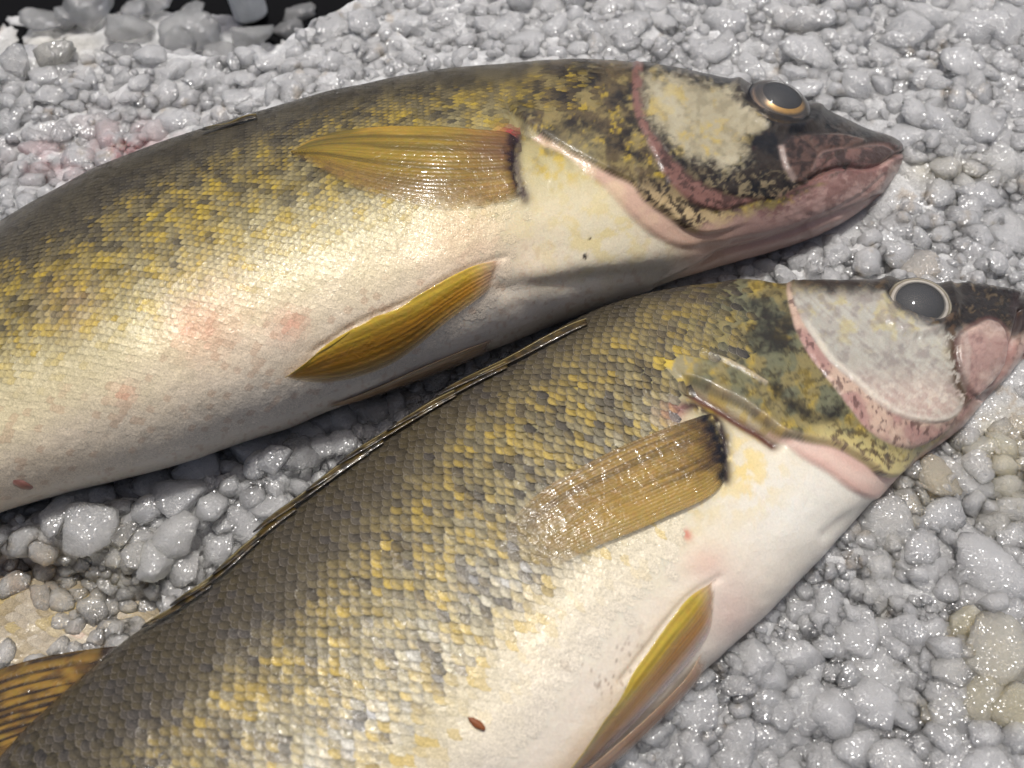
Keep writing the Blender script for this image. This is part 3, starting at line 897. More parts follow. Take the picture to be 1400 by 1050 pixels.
def z2(*p): return [(900 + x / 2.8, 360 + y / 2.8) for x, y in p]
B_GILL = curve([(905, 470), (918, 500)] + z2((100, 437), (160, 470), (230, 510), (320, 555), (400, 615), (470, 668), (560, 690), (640, 700), (700, 722), (780, 770), (830, 810), (900, 812), (960, 780)))
B_MEMB = curve(z2((395, 622), (440, 660), (480, 690), (540, 742), (640, 802), (720, 862), (800, 902), (850, 905), (920, 850)))
B_PREOP = curve(z2((492, 80), (488, 120), (500, 180), (520, 250), (560, 340), (620, 420), (680, 500), (730, 570), (780, 640), (860, 690), (960, 705), (1060, 670), (1150, 610)))
B_INNER = curve(z2((505, 90), (505, 130), (530, 200), (580, 290), (650, 385), (740, 465), (820, 535), (900, 585), (1000, 608), (1080, 608), (1150, 580), (1180, 520)))
B_MAX = closed(z2((1140, 300), (1160, 270), (1200, 245), (1260, 215), (1310, 235), (1332, 290), (1325, 380), (1290, 450), (1240, 505), (1205, 500), (1170, 440), (1143, 370)))
B_MOUTH = curve(z2((1235, 510), (1290, 460), (1330, 400), (1350, 330), (1370, 260), (1390, 180)))
B_MOUTH2 = curve(z2((1250, 520), (1330, 470), (1390, 400), (1440, 310)))
B_SPINE = curve(z2((150, 325), (230, 365), (320, 415), (405, 468)))
B_EYE = (1256, 413)
B_HEAD = head_poly(B_GILL, [(1290, 600), (1420, 560), (1480, 440), (1480, 330), (905, 330)])
B_HEADM = head_poly(B_MEMB, [(1300, 600), (1420, 560), (1480, 440), (1480, 330), (1041, 330)])
B_CHEEKSIDE = head_poly(B_PREOP, [(1340, 560), (1480, 480), (1480, 330), (1076, 330)])
B_CHEEKIN = head_poly(B_INNER, [(1325, 480), (1300, 380), (1290, 330), (1081, 330)])

def napeB(u, v):
    return np.maximum(sstep(890, 1040, u), sstep(495, 525, v))
def B_height(u, v):
    h = plate(u, v, B_HEAD, .0026, 7, 90) * napeB(u, v) * sstep(1270, 1190, u) + plate(u, v, B_HEADM, .0012, 8, 60) * sstep(575, 605, v) * sstep(1270, 1190, u)
    h += plate(u, v, B_CHEEKSIDE, .0009, 6, 45) * sstep(1320, 1260, u) + plate(u, v, B_CHEEKIN, .0009, 5, 45) * sstep(1325, 1290, u)
    h += plate(u, v, B_MAX, .0012, 4, 60)
    h += groove(u, v, B_MOUTH, .0022, 4.0) + groove(u, v, B_MOUTH2, .0024, 4.0)
    h += -groove(u, v, B_SPINE, .0008, 3.0)
    # hollow behind the gill cover
    h += groove(u, v, curve(z2((120, 480), (200, 530), (300, 590), (400, 650), (450, 690))), .0026, 11)
    rr = np.hypot((u - B_EYE[0]) / 1.0, (v - B_EYE[1]) / 0.78)
    h += .0014 * np.exp(-((rr - 52) / 8) ** 2)
    h += .0016 * np.exp(-(dist_line(u, v, curve([(1312, 392), (1340, 394), (1390, 404)])) / 6) ** 2) * (.5 + fbm(u / 7, v / 7, seed=81))
    h += (fbm(u / 60, v / 60, seed=83) - .5) * .0012
    h += groove(u, v, curve([(1205, 690), (1170, 704), (1130, 732)]), .0008, 10)
    hd = sstep(0, 20, sdf(u, v, B_HEAD)) * sstep(900, 1000, u)
    h += hd * (fbm(u / 7, v / 7, seed=85, oct=3) - .5) * .0005
    h += groove(u, v, curve([(984, 790), (948, 812), (921, 840), (889, 883), (850, 932)]), .0008, 5)
    return h
finish_body(B, B_height)

def B_body_color(u, v, g):
    w1 = (fbm(u / 60, v / 60, seed=111) - .5); w2 = (fbm(u / 14, v / 14, seed=112, oct=3) - .5)
    ge = g - .15 * sstep(850, 250, u) + w1 * .10 + w2 * .05
    stops = [(-.5, (36, 31, 22)), (.02, (84, 75, 54)), (.09, (112, 101, 72)), (.20, (130, 120, 88)), (.34, (156, 146, 112)), (.46, (184, 174, 138)),
             (.58, (206, 195, 166)), (.68, (224, 213, 188)), (.85, (228, 217, 200)), (1.5, (228, 218, 205))]
    xs = [s[0] for s in stops]; ys = np.array([C(*s[1]) for s in stops])
    c = np.stack([np.interp(ge, xs, ys[:, k]) for k in range(3)], -1)
    yel = sstep(.54, .68, fbm(u / 15 + 9, v / 13, seed=121, oct=3)) * sstep(.06, .16, ge) * (1 - sstep(.55, .75, ge))
    c = mixc(c, C(204, 172, 60), yel * .6)
    sp = sstep(.80, .86, vnoise(u / 4, v / 4, seed=141)) * sstep(.55, .65, g) * np.exp(-(((u - 840) / 60) ** 2 + ((v - 915) / 50) ** 2))
    c = mixc(c, C(120, 90, 70), sp * .7)
    return c

def B_color(u, v, g):
    c = B_body_color(u, v, g)
    xw = u + (fbm(u / 8, v / 8, seed=903) - .5) * 14; yw = v + (fbm(u / 8, v / 8, seed=904) - .5) * 14
    n1 = fbm(xw / 16, yw / 16, seed=151, oct=5); n2 = fbm(xw / 7, yw / 5, seed=152, oct=4); n3 = fbm(u / 40, v / 40, seed=153)
    full = lambda r, gg, b: np.broadcast_to(C(r, gg, b), u.shape + (3,))
    # pale breast, yellowish skin around the pectoral root
    br = np.exp(-(((u - 1090) / 90) ** 2 + ((v - 690) / 75) ** 2))
    c = mixc(c, C(232, 228, 216), br * .9)
    yb = np.exp(-(((u - 1020) / 50) ** 2 + ((v - 640) / 60) ** 2))
    c = mixc(c, C(226, 200, 120), yb * sstep(.42, .6, n1) * .7)
    c = mixc(c, C(206, 176, 60), sstep(.5, .6, n1) * np.exp(-(((u - 915) / 35) ** 2 + ((v - 480) / 45) ** 2)))
    c = mixc(c, C(214, 170, 150), .5 * np.exp(-(((u - 965) / 30) ** 2 + ((v - 770) / 24) ** 2)))
    c = mixc(c, C(206, 170, 160), .5 * np.exp(-(((u - 1000) / 40) ** 2 + ((v - 840) / 50) ** 2)))
    for x, y, r in ((941, 733, 6), (938, 728, 5)):
        c = mixc(c, C(206, 96, 86), .6 * np.exp(-(((u - x) ** 2 + (v - y) ** 2) / r ** 2)))
    # dark skin at the pectoral root
    dr = np.exp(-(dist_line(u, v, np.array([(925, 560), (950, 552), (978, 566), (990, 600), (992, 655)], float)) / 9) ** 2)
    c = mixc(c, C(44, 30, 26), dr * sstep(.32, .5, n2 + dr * .15))
    c = mixc(c, C(190, 120, 110), .7 * np.exp(-(((u - 918) / 18) ** 2 + ((v - 565) / 14) ** 2)))
    c = mixc(c, C(206, 184, 50), .9 * np.exp(-(((u - 976) / 8) ** 2 + ((v - 556) / 5) ** 2)))
    # gill cavity, its recess shade painted in as dark brown, and membrane
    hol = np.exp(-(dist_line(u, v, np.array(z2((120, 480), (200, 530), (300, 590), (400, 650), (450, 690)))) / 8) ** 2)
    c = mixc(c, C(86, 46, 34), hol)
    sm = sdf(u, v, B_HEADM)
    sm = np.where(v < 590, -9., sm)
    c = mixc(c, C(212, 176, 162), sstep(-3, 5, sm))
    c = mixc(c, C(226, 200, 184), sstep(-2, 3, sm) * np.exp(-(dist_line(u, v, np.array(z2((520, 690), (640, 740), (740, 810), (860, 850)))) / 9) ** 2) * .7)
    # gill cover
    head = sstep(-2, 2, sdf(u, v, B_HEAD)) * np.maximum(sstep(900, 1010, u + (n3 - .5) * 90 + (n1 - .5) * 40), sstep(500, 522, v))
    op = mixc(full(132, 120, 78), C(172, 148, 62), sstep(.46, .66, n1 * .7 + n2 * .3) * .8)
    op = mixc(op, C(96, 102, 84), sstep(.46, .60, fbm(u / 24, v / 20 + 3, seed=155)) * .7)
    dk = fbm(u / 18 + 3, v / 16, seed=156)
    patch = np.exp(-(((u - 1055) / 45) ** 2 + ((v - 445) / 55) ** 2)) + .8 * np.exp(-(dist_line(u, v, np.array(z2((430, 490), (520, 560), (600, 620), (690, 560)))) / 14) ** 2)
    op = mixc(op, C(28, 24, 18), sstep(.36, .62, dk * .35 + n2 * .22 + patch * .34) * .92)
    op = mixc(op, C(40, 34, 26), sstep(.46, .70, n2) * .6)
    low = sstep(560, 600, v - (u - 1100) * .30)
    op = mixc(op, mixc(full(198, 182, 122), C(96, 80, 58), sstep(.46, .68, n2)), low * sstep(1080, 1130, u))
    op = mixc(op, C(190, 176, 150), .7 * np.exp(-(dist_line(u, v, B_SPINE) / 2.2) ** 2))
    c = mixc(c, op, head)
    c = mixc(c, C(206, 182, 160), np.exp(-((sdf(u, v, B_HEAD) - 4) / 4) ** 2) * sstep(515, 540, v) * .25)
    # pink band with dark freckles
    pre = sstep(-2, 2, sdf(u, v, B_CHEEKSIDE))
    band = mixc(full(172, 136, 126), C(196, 170, 150), sstep(.38, .64, n3))
    fr = sstep(.48, .64, fbm(u / 4.2, v / 6.5, seed=158, oct=3)) * sstep(.40, .56, fbm(u / 26, v / 26, seed=159))
    band = mixc(band, C(84, 56, 52), fr * .75)
    c = mixc(c, band, pre)
    inn = sstep(-2, 2, sdf(u, v, B_CHEEKIN))
    chk = mixc(full(172, 168, 156), C(186, 172, 112), sstep(.48, .68, n1) * .6 * sstep(510, 440, v))
    chk = mixc(chk, C(132, 122, 118), sstep(.44, .70, fbm(u / 11, v / 9, seed=160)) * .6)
    chk = mixc(chk, C(204, 176, 162), sstep(490, 560, v) * .7)
    chk = mixc(chk, C(220, 210, 192), sstep(.46, .70, n2) * sstep(500, 545, v) * .6)
    st = fbm((u * .75 + v * .66) / 34, (u * .66 - v * .75) / 3.5, seed=171, oct=3)
    chk = mixc(chk, C(206, 202, 190), sstep(.50, .68, st) * .18)
    chk = mixc(chk, C(140, 120, 116), sstep(.48, .30, st) * .14)
    chk = mixc(chk, C(222, 214, 198), .6 * np.exp(-((sdf(u, v, B_CHEEKIN) - 5) / 4) ** 2) * sstep(420, 470, v))
    chk = mixc(chk, C(96, 86, 66), sstep(420, 385, v) * .85)
    c = mixc(c, chk, inn)
    # dark crown, snout and bridge under the eye
    top = sstep(10, -8, v - np.interp(u, [900, 1000, 1100, 1200, 1230, 1300, 1345, 1385, 1440], [408, 402, 402, 400, 430, 452, 450, 450, 466]) + (n1 - .5) * 26)
    snout = mixc(full(44, 37, 30), C(16, 14, 12), sstep(.34, .64, n2))
    snout = mixc(snout, C(110, 92, 66), sstep(.52, .74, n2) * .6)
    c = mixc(c, snout, top * sstep(1060, 1110, u))
    br2 = np.exp(-(dist_line(u, v, np.array([(1300, 440), (1302, 480), (1308, 520), (1322, 548)], float)) / 10) ** 2)
    c = mixc(c, C(84, 66, 48), br2 * sstep(.40, .55, n2) * 1.0)
    # jaw
    jl = sdf(u, v, np.array([(1335, 545), (1362, 522), (1380, 500), (1400, 474), (1450, 440), (1480, 450), (1420, 560), (1300, 650), (1230, 680), (1200, 692), (1205, 665), (1250, 628), (1290, 600)], float))
    jaw = mixc(full(192, 162, 150), C(172, 136, 126), sstep(.38, .66, n1))
    jaw = mixc(jaw, C(222, 190, 172), sstep(1300, 1220, u) * .7)
    c = mixc(c, jaw, sstep(-6, 6, jl))
    c = mixc(c, C(96, 62, 58), .75 * np.exp(-(dist_line(u, v, B_MOUTH2) / 3.5) ** 2) + .5 * np.exp(-(dist_line(u, v, B_MOUTH) / 3) ** 2))
    mx = sdf(u, v, B_MAX)
    mxc = mixc(full(172, 144, 134), C(190, 166, 154), sstep(.45, .62, n3))
    mxc = mixc(mxc, C(130, 98, 92), sstep(.48, .70, n2) * .5)
    c = mixc(c, mxc, sstep(-4, 5, mx) * .75)
    c = mixc(c, C(96, 66, 60), .7 * np.exp(-((mx + 2) / 3.0) ** 2) * sstep(1395, 1370, u))
    c = mixc(c, C(52, 40, 36), sstep(-4, 8, sdf(u, v, np.array(z2((1345, 120), (1385, 120), (1420, 250), (1375, 300), (1345, 260)))))  * .9)
    return c

fishB = empty("walleye", (float(B.c[250, 0]), float(B.c[250, 1]), 0.0))
tag(fishB, "whole walleye with large coarse scales, pale ringed eye and folded spiny dorsal fin", "fish", "two whole fish laid on the crushed ice")
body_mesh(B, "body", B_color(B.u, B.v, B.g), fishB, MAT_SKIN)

def B_keep(u, v, gg, s, g):
    sh = np.minimum(-sdf(u, v, B_HEADM), -sdf(u, v, B_HEAD))
    sh = np.where(v < 490 + g.normal(0, 4, v.shape), 1010 - u + g.normal(0, 22, u.shape), sh)
    lim = B_lim(u, v)
    k = (sh > 10) & (gg > -.2) & (gg < lim + g.normal(0, .02, gg.shape)) & (s < .985)
    k &= ~((u > 930) & (v > 540))
    small = sstep(840, 980, u)
    return k, (1 - .9 * small) * (1 - .93 * sstep(lim - .42, lim - .20, gg)) * (.35 + .65 * sstep(.06, .28, gg))

def B_scale_color(u, v, gg, s, aa, bb, g):
    base = mixc(B_body_color(u, v, gg), B_color(u, v, gg), sstep(840, 900, u))
    ge = gg - .15 * sstep(850, 250, u)
    cl = fbm(u / 26, v / 24, seed=161, oct=3); cy = fbm(u / 13 + 7, v / 13, seed=162, oct=3)
    kd = (.25 + .6 * sstep(.38, .60, cl)) * (1 - sstep(.50, .66, ge)) * .9
    ky = sstep(.34, .56, cy) * sstep(.04, .14, ge) * (1 - sstep(.52, .66, ge)) * .62 * (1 - kd * .5)
    kp = sstep(.30, .5, ge) * .45 * sstep(.35, .6, fbm(u / 50, v / 50, seed=163)) + 0 * kd
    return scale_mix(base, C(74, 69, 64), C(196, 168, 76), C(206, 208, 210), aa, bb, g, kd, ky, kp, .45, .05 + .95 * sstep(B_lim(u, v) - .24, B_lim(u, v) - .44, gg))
lay_scales(B, B_scale_color, B_keep, .0019, .0046, .00036, fishB, seed=9)

def B_pect_col(Aq, V, ray, u, v):
    n = fbm(Aq * 24, V * 2, seed=171); n2 = fbm(u / 8, v / 6, seed=172); n3 = fbm(Aq * 5, V * 2.5, seed=173)
    c = mixc(np.broadcast_to(C(164, 130, 58), u.shape + (3,)), C(112, 86, 36), sstep(.42, .66, n) * .85)
    c = mixc(c, C(196, 158, 66), sstep(.5, .65, n3) * .5)
    c = mixc(c, C(206, 172, 96), sstep(.6, 1., Aq) * .7)
    c = mixc(c, C(150, 122, 48), sstep(.6, .95, V) * .6)
    c = mixc(c, C(62, 44, 36), sstep(.36, .06, V + (n2 - .5) * .2) * sstep(.95, .6, Aq) * .9)
    c = mixc(c, C(22, 17, 19), sstep(.15, .05, V + (n2 - .5) * .1))
    c = c * (.90 + .16 * ray)[..., None]
    al = .86 - .50 * sstep(.4, .95, V) - .30 * sstep(.70, 1, Aq) - .12 * (1 - ray)
    al *= 1 - .9 * sstep(.62, 1.0, V + (n2 - .5) * .15)
    return np.concatenate([c, np.clip(al, 0, 1)[..., None]], -1)
B_pect_lead = [(972, 566), (950, 575), (926, 585), (871, 607), (817, 632), (763, 661), (725, 690), (697, 720), (680, 760)]
B_pect_trail = [(992, 655), (978, 672), (950, 690), (910, 708), (871, 726), (817, 748), (774, 769), (740, 786), (705, 797)]
drape_fin(B, "pectoral_fin", B_pect_lead, B_pect_trail, fishB, 24, B_pect_col,
          lambda a, v: .0009 + .0020 * sstep(0, .35, v) * (1 - .35 * v) * (1 - .5 * a), nv=72, arc=(9, -4))

B_pel_lead = [(978, 791), (948, 815), (921, 842), (889, 885), (863, 919), (820, 967), (788, 1012), (756, 1050), (705, 1102)]
B_pel_trail = [(975, 838), (962, 872), (930, 912), (895, 950), (858, 990), (825, 1022), (796, 1048), (760, 1078), (706, 1112)]
drape_fin(B, "pelvic_fin", B_pel_lead, B_pel_trail, fishB, 10, pelvic_col((212, 182, 70), (196, 142, 72), (206, 188, 182)),
          lambda a, v: .0008 + .0042 * sstep(0, .25, v) * (1 - a) ** 1.5, nv=56)
B_far_lead = [(958, 893), (925, 930), (882, 970), (842, 1005), (792, 1048), (740, 1088), (690, 1122)]
B_far_trail = [(968, 904), (931, 945), (890, 983), (846, 1023), (800, 1062), (746, 1102), (692, 1130)]
drape_fin(B, "pelvic_fin", B_far_lead, B_far_trail, fishB, 5, pelvic_col((196, 156, 120), (176, 122, 76), (150, 100, 76)),
          lambda a, v: .0010 + .0012 * np.sin(np.pi * v), nv=40)

# soft second dorsal fin spread on the ice
zd = float(np.interp(100, B.d_px[::-1, 0], B.c[::-1, 2]))
def B_soft_col(Aq, V, ray, u, v):
    n = fbm(u / 16, v / 9, seed=181)
    c = mixc(np.broadcast_to(C(150, 116, 44), u.shape + (3,)), C(100, 74, 30), sstep(.4, .65, n))
    dk = sstep(.55, .75, vnoise(Aq * 9, V * 5 + 3, seed=182) * .6 + (1 - ray) * .5) + sstep(.20, .05, V) * .8 + sstep(.12, .02, Aq) * .5
    c = mixc(c, C(34, 24, 16), np.clip(dk, 0, .9))
    al = .96 - .1 * (1 - ray)
    return np.concatenate([c, np.clip(al, 0, 1)[..., None]], -1)
drape_fin(None, "soft_dorsal_fin", [(166, 884), (140, 886), (100, 890), (50, 898), (0, 911), (-60, 934), (-130, 968)],
          [(12, 1044), (-10, 1050), (-40, 1062), (-70, 1078), (-100, 1096), (-140, 1122), (-180, 1150)], fishB, 12, B_soft_col,
          lambda a, v: -.004 * v + .0005, nv=44, ridge=.0003, plane_z=zd + .006)

# folded spiny dorsal fins: thin membranes lying along the back with a spine each
def dorsal_fin(b, parent, strips, cols, seed, out_px=4.0, in_px=9.0, wid=.00028):
    Vs, Fs, Cs, spines = [], [], [], []
    off = 0
    g = np.random.default_rng(seed)
    for (x0, x1, flare) in strips:            # chart x of root and tip along the back line
        n = 40
        xs = np.linspace(x0, x1, n)
        o = np.argsort(b.d_px[:, 0])
        ys = np.interp(xs, b.d_px[o, 0], b.d_px[o, 1])
        t = np.gradient(np.stack([xs, ys], -1), axis=0); t /= np.linalg.norm(t, axis=1, keepdims=True)
        nrm = np.stack([t[:, 1], -t[:, 0]], -1)
        nrm *= np.where(nrm[:, 1:] > 0, -1, 1)
        k = np.linspace(0, 1, n)
        rows = []
        for q in np.linspace(0, 1, 6):
            width_out = out_px * flare * (1 - (1 - k) ** 2) * (1 - .25 * k)
            offp = -in_px * (1 - k) ** .7 * (1 - q) + width_out * q + (k ** 3) * flare * out_px * (1 - q) * .75
            rows.append((xs + nrm[:, 0] * offp, ys + nrm[:, 1] * offp))
        base = [ray_hit(b, xs[i] - nrm[i, 0] * (in_px + 3), ys[i] - nrm[i, 1] * (in_px + 3)) for i in range(n)]
        z = np.array([h[0][2] if h[0] is not None else np.nan for h in base])
        ok = ~np.isnan(z); z = np.interp(np.arange(n), np.arange(n)[ok], z[ok])
        kk = np.ones(9) / 9; z = np.convolve(np.pad(z, 4, 'edge'), kk, 'valid')
        G = np.stack([unproj(r[0], r[1], z + .0012 - .0016 * q) for q, r in zip(np.linspace(0, 1, 6), rows)], 0)
        G[..., 2] += .0006 * np.sin(np.linspace(0, 9, n))[None] * np.linspace(0, 1, 6)[:, None]
        u, v, _ = proj(G)
        nz = fbm(u / 10, v / 4, seed=seed)
        c = mixc(np.broadcast_to(C(*cols[0]), u.shape + (3,)), C(*cols[1]), sstep(.4, .62, nz))
        c = mixc(c, C(14, 12, 10), sstep(.90, .98, k)[None] * np.ones((6, 1)))
        Vs.append(G.reshape(-1, 3)); Cs.append(np.concatenate([c, np.full(u.shape + (1,), .96)], -1).reshape(-1, 4))
        Fs.append(grid_faces(6, n) + off); off += 6 * n
        spines.append(G[4])
    fin = mesh_obj("spiny_dorsal_fin", np.vstack(Vs), np.vstack(Fs), MAT_FIN, parent, np.vstack(Cs))
    s = fin.modifiers.new("thickness", 'SOLIDIFY'); s.thickness = .0003; s.offset = 0
    for L in spines:
        n = len(L); m = 6
        t = np.gradient(L, axis=0); t /= np.linalg.norm(t, axis=1, keepdims=True)
        s1 = np.cross(t, [0, 0, 1.0]); s1 /= np.linalg.norm(s1, axis=1, keepdims=True); s2 = np.cross(s1, t)
        a = np.linspace(0, 2 * np.pi, m, endpoint=False)
        rad = wid * (1 - .85 * np.linspace(0, 1, n) ** 2)
        P = (L + np.array([0, 0, .0003]))[:, None] + rad[:, None, None] * (np.cos(a)[None, :, None] * s1[:, None] + np.sin(a)[None, :, None] * s2[:, None])
        cc = np.tile(C(120, 104, 62), (n, m, 1)); cc[int(n * .9):] = C(26, 22, 16)
        mesh_obj("spine", P.reshape(-1, 3), grid_faces(n, m, True), MAT_SKIN, fin, cc.reshape(-1, 3))
    return fin
dorsal_fin(B, fishB, [(800, 598, 1.9), (690, 530, .7), (620, 463, 1.5), (520, 420, .9), (500, 350, 1.9), (400, 292, .9), (350, 235, 1.5), (285, 195, 1.0)],
           ((84, 68, 34), (34, 28, 18)), 191)
dorsal_fin(A, fishA, [(350, 276, .35)], ((70, 60, 36), (38, 32, 22)), 192, 2.5, 5.0, .00025)

# ------------------------------------------------------------------ eyes
def glass(name, rough=0.02):
    m, nt, p, out = new_mat(name)
    p.inputs["Base Color"].default_value = (1, 1, 1, 1)
    p.inputs["Roughness"].default_value = rough
    p.inputs["IOR"].default_value = 1.36
    p.inputs["Alpha"].default_value = 0.04
    p.inputs["Specular IOR Level"].default_value = 0.9
    return m
MAT_CORNEA = glass("wet_cornea")
def eye_mat(name, rough, metallic):
    m, nt, p, out = new_mat(name)
    at = nd(nt, "ShaderNodeAttribute", attribute_name="Col")
    nt.links.new(at.outputs["Color"], p.inputs["Base Color"])
    p.inputs["Roughness"].default_value = rough
    p.inputs["Metallic"].default_value = metallic
    p.inputs["Coat Weight"].default_value = 0.6
    p.inputs["Coat Roughness"].default_value = 0.05
    return m
MAT_IRIS = eye_mat("iris", 0.3, 0.35)
MAT_PUPIL = eye_mat("clouded_pupil", 0.55, 0.0)
MAT_PUPIL.node_tree.nodes["Principled BSDF"].inputs["Coat Weight"].default_value = 0.1
MAT_PUPIL.node_tree.nodes["Principled BSDF"].inputs["Specular IOR Level"].default_value = 0.15

def make_eye(b, parent, px, axis, rad, open_, pupil, sink, iris_fn, stretch=(1, 1), spin=0.0):
    p, n = ray_hit(b, *px)
    axis = axis / np.linalg.norm(axis)
    x = np.cross([0, 1.0, 0], axis); x /= np.linalg.norm(x); y = np.cross(axis, x)
    cs, sn = math.cos(spin), math.sin(spin)
    x, y = x * cs + y * sn, y * cs - x * sn
    c = p - axis * (rad * math.cos(math.asin(min(open_ / rad, .99))) - sink)
    def dome(name, r, f0, f1, nf, mat, colf, par, push=0.0, flat=1.0):
        fi = np.linspace(f0, f1, nf); az = np.linspace(0, 2 * np.pi, 48, endpoint=False)
        F, Z = np.meshgrid(fi, az, indexing='ij')
        q = r * np.sin(F)
        P = c + (q * np.cos(Z) * stretch[0])[..., None] * x + (q * np.sin(Z) * stretch[1])[..., None] * y + ((r * np.cos(F) * flat) + push)[..., None] * axis
        return mesh_obj(name, P.reshape(-1, 3), grid_faces(nf, 48, True), mat, par, colf(F, Z).reshape(-1, 3))
    fp = math.asin(pupil / rad); fo = math.asin(min(open_ / rad, .99))
    iris = dome("eye", rad, fp * .96, fo, 14, MAT_IRIS, lambda F, Z: iris_fn((F - fp) / (fo - fp), Z), parent)
    def pc(F, Z):
        q = F / fp
        return mixc(np.broadcast_to(C(24, 26, 30), F.shape + (3,)), C(16, 16, 18), sstep(.74, .92, q + .10 * np.cos(Z)))
    dome("pupil", rad, 1e-3, fp * 1.02, 10, MAT_PUPIL, pc, iris, push=-.0006)
    dome("cornea", rad * 1.02, 1e-3, fo * .93, 14, MAT_CORNEA, lambda F, Z: np.ones(F.shape + (3,)), iris, push=.0002)
    return iris

def irisB(q, Z):
    n = fbm(np.cos(Z) * 6 + 9, np.sin(Z) * 6 + 9, q * 4, seed=201)
    c = mixc(np.broadcast_to(C(196, 186, 168), q.shape + (3,)), C(112, 98, 70), sstep(.40, .52, q) * sstep(.75, .60, q) * .9)
    c = mixc(c, C(190, 168, 70), sstep(.5, .8, q) * (.35 + .65 * sstep(-.2, -.9, np.sin(Z))) * .9)
    c = mixc(c, C(40, 30, 20), sstep(.18, .02, q) * .8)
    c = mixc(c, C(104, 84, 40), sstep(-.2, -.9, np.cos(Z - .5)) * sstep(.3, .6, q))
    c = mixc(c, C(44, 37, 26), sstep(.62, .95, q + (n - .5) * .5))
    return c * (.55 + .9 * n)[..., None]
def irisA(q, Z):
    n = fbm(np.cos(Z) * 6 + 9, np.sin(Z) * 6 + 9, q * 4, seed=202)
    c = mixc(np.broadcast_to(C(52, 42, 30), q.shape + (3,)), C(176, 132, 56), sstep(-.2, -.9, np.sin(Z - .5)) * sstep(.42, .15, q))
    c = mixc(c, C(150, 120, 92), sstep(.45, .6, q) * sstep(.8, .65, q) * sstep(.1, -.8, np.sin(Z + .3)) * .8)
    c = mixc(c, C(28, 23, 18), sstep(.55, .92, q + (n - .5) * .6))
    return c * (.55 + .9 * n)[..., None]
iB = int(np.argmin(np.abs(B.d_px[:, 0] - 1256))); iA = int(np.argmin(np.abs(A.d_px[:, 0] - 1066)))
def to_cam(p): d = CAM - p; return d / np.linalg.norm(d)
make_eye(B, fishB, (1256, 416), B.z2[iB] * .75 + to_cam(B.c[iB]) * .35 + np.array([.05, 0, 0]), .0240, .0118, .0089, .0000, irisB, (1.0, .95), -.25)
make_eye(A, fishA, (1064, 141), A.z2[iA] * .75 + to_cam(A.c[iA]) * .30 + np.array([.22, 0, 0]), .0195, .0136, .0088, .0008, irisA, (1.0, .95), -.3)

# ------------------------------------------------------------------ small parts and specks on the fish
def blob(name, p, n, size, mat, parent, seed, flat=.45, turn=0.0):
    import bmesh
    bm = bmesh.new()
    bmesh.ops.create_icosphere(bm, subdivisions=3, radius=1)
    V = np.array([v.co[:] for v in bm.verts]); F = np.array([[v.index for v in f.verts] for f in bm.faces]); bm.free()
    V = V * (1 + .5 * (fbm(V[:, 0] * 1.4 + seed, V[:, 1] * 1.4, V[:, 2] * 1.4, seed=seed)[:, None] - .5))
    n = n / np.linalg.norm(n)
    x = np.cross(n, [0.3, 1, 0]); x /= np.linalg.norm(x); y = np.cross(n, x)
    x, y = x * math.cos(turn) + y * math.sin(turn), y * math.cos(turn) - x * math.sin(turn)
    P = p + V[:, :1] * size[0] * x + V[:, 1:2] * size[1] * y + V[:, 2:] * size[2] * n
    return mesh_obj(name, P, F, mat, parent)

p, n = ray_hit(A, 31, 662)
blob("vent", p - n * .0006, n, (.0036, .0022, .0014), plain("vent_flesh", tuple(C(150, 104, 92)), .3, Coat_Weight=.6), fishA, 3, turn=.3)
MAT_HUSK = plain("rust_husk", tuple(C(128, 70, 30)), .6)
p, n = ray_hit(B, 652, 990)
hk = blob("husk_fragment", p + n * .0006, n, (.0028, .0010, .0006), MAT_HUSK, None, 8, turn=-.25)
tag(hk, "tiny rust brown husk stuck on the coarse scaled fish's white belly", "husk")
MAT_BLACK = plain("black_speck", (.01, .009, .008), .4)
p, n = ray_hit(B, 545, 588)
sp = blob("dark_fleck", p + n * .0022, n, (.0011, .0019, .0009), MAT_BLACK, None, 9, turn=.6)
tag(sp, "small black fleck on the folded spiny dorsal fin", "fleck")

# ------------------------------------------------------------------ fish under the ice
def tan_color(u, v, g, seed):
    n = fbm(u / 30, v / 30, seed=seed); n2 = fbm(u / 9, v / 9, seed=seed + 1)
    c = mixc(np.broadcast_to(C(150, 136, 108), u.shape + (3,)), C(170, 160, 142), sstep(.42, .6, n))
    c = mixc(c, C(186, 164, 92), sstep(.55, .68, fbm(u / 22 + 5, v / 22, seed=seed + 2)) * .5)
    c = mixc(c, C(206, 140, 110), sstep(.60, .70, n) * sstep(.5, .6, n2) * .6)
    return c
C_PAIRS = [(700, 882, 690, 1030), (600, 852, 610, 1070), (500, 826, 520, 1110), (400, 806, 430, 1140), (300, 788, 330, 1160), (200, 772, 230, 1170), (100, 758, 130, 1175),
           (0, 748, 30, 1175), (-100, 742, -70, 1170), (-200, 740, -180, 1160), (-300, 745, -280, 1140)]
Cb = fit_body(C_PAIRS, [(0, .40), (1, .40)], R(0), 0.0420, 200, 140)
Cb.P[..., 2] -= .000
finish_body(Cb, lambda u, v: (fbm(u / 40, v / 40, seed=301) - .5) * .003)
fishC = empty("buried_fish", (float(Cb.c[100, 0]), float(Cb.c[100, 1]), -.03))
tag(fishC, "tan flank of a fish half buried in ice beside the spread soft dorsal fin", "fish")
body_mesh(Cb, "body", tan_color(Cb.u, Cb.v, Cb.g, 310), fishC, MAT_SKIN)
def C_keep(u, v, gg, s, g): return (s > .02) & (s < .98) & (gg > -.2) & (gg < .9), np.full(u.shape, .8)
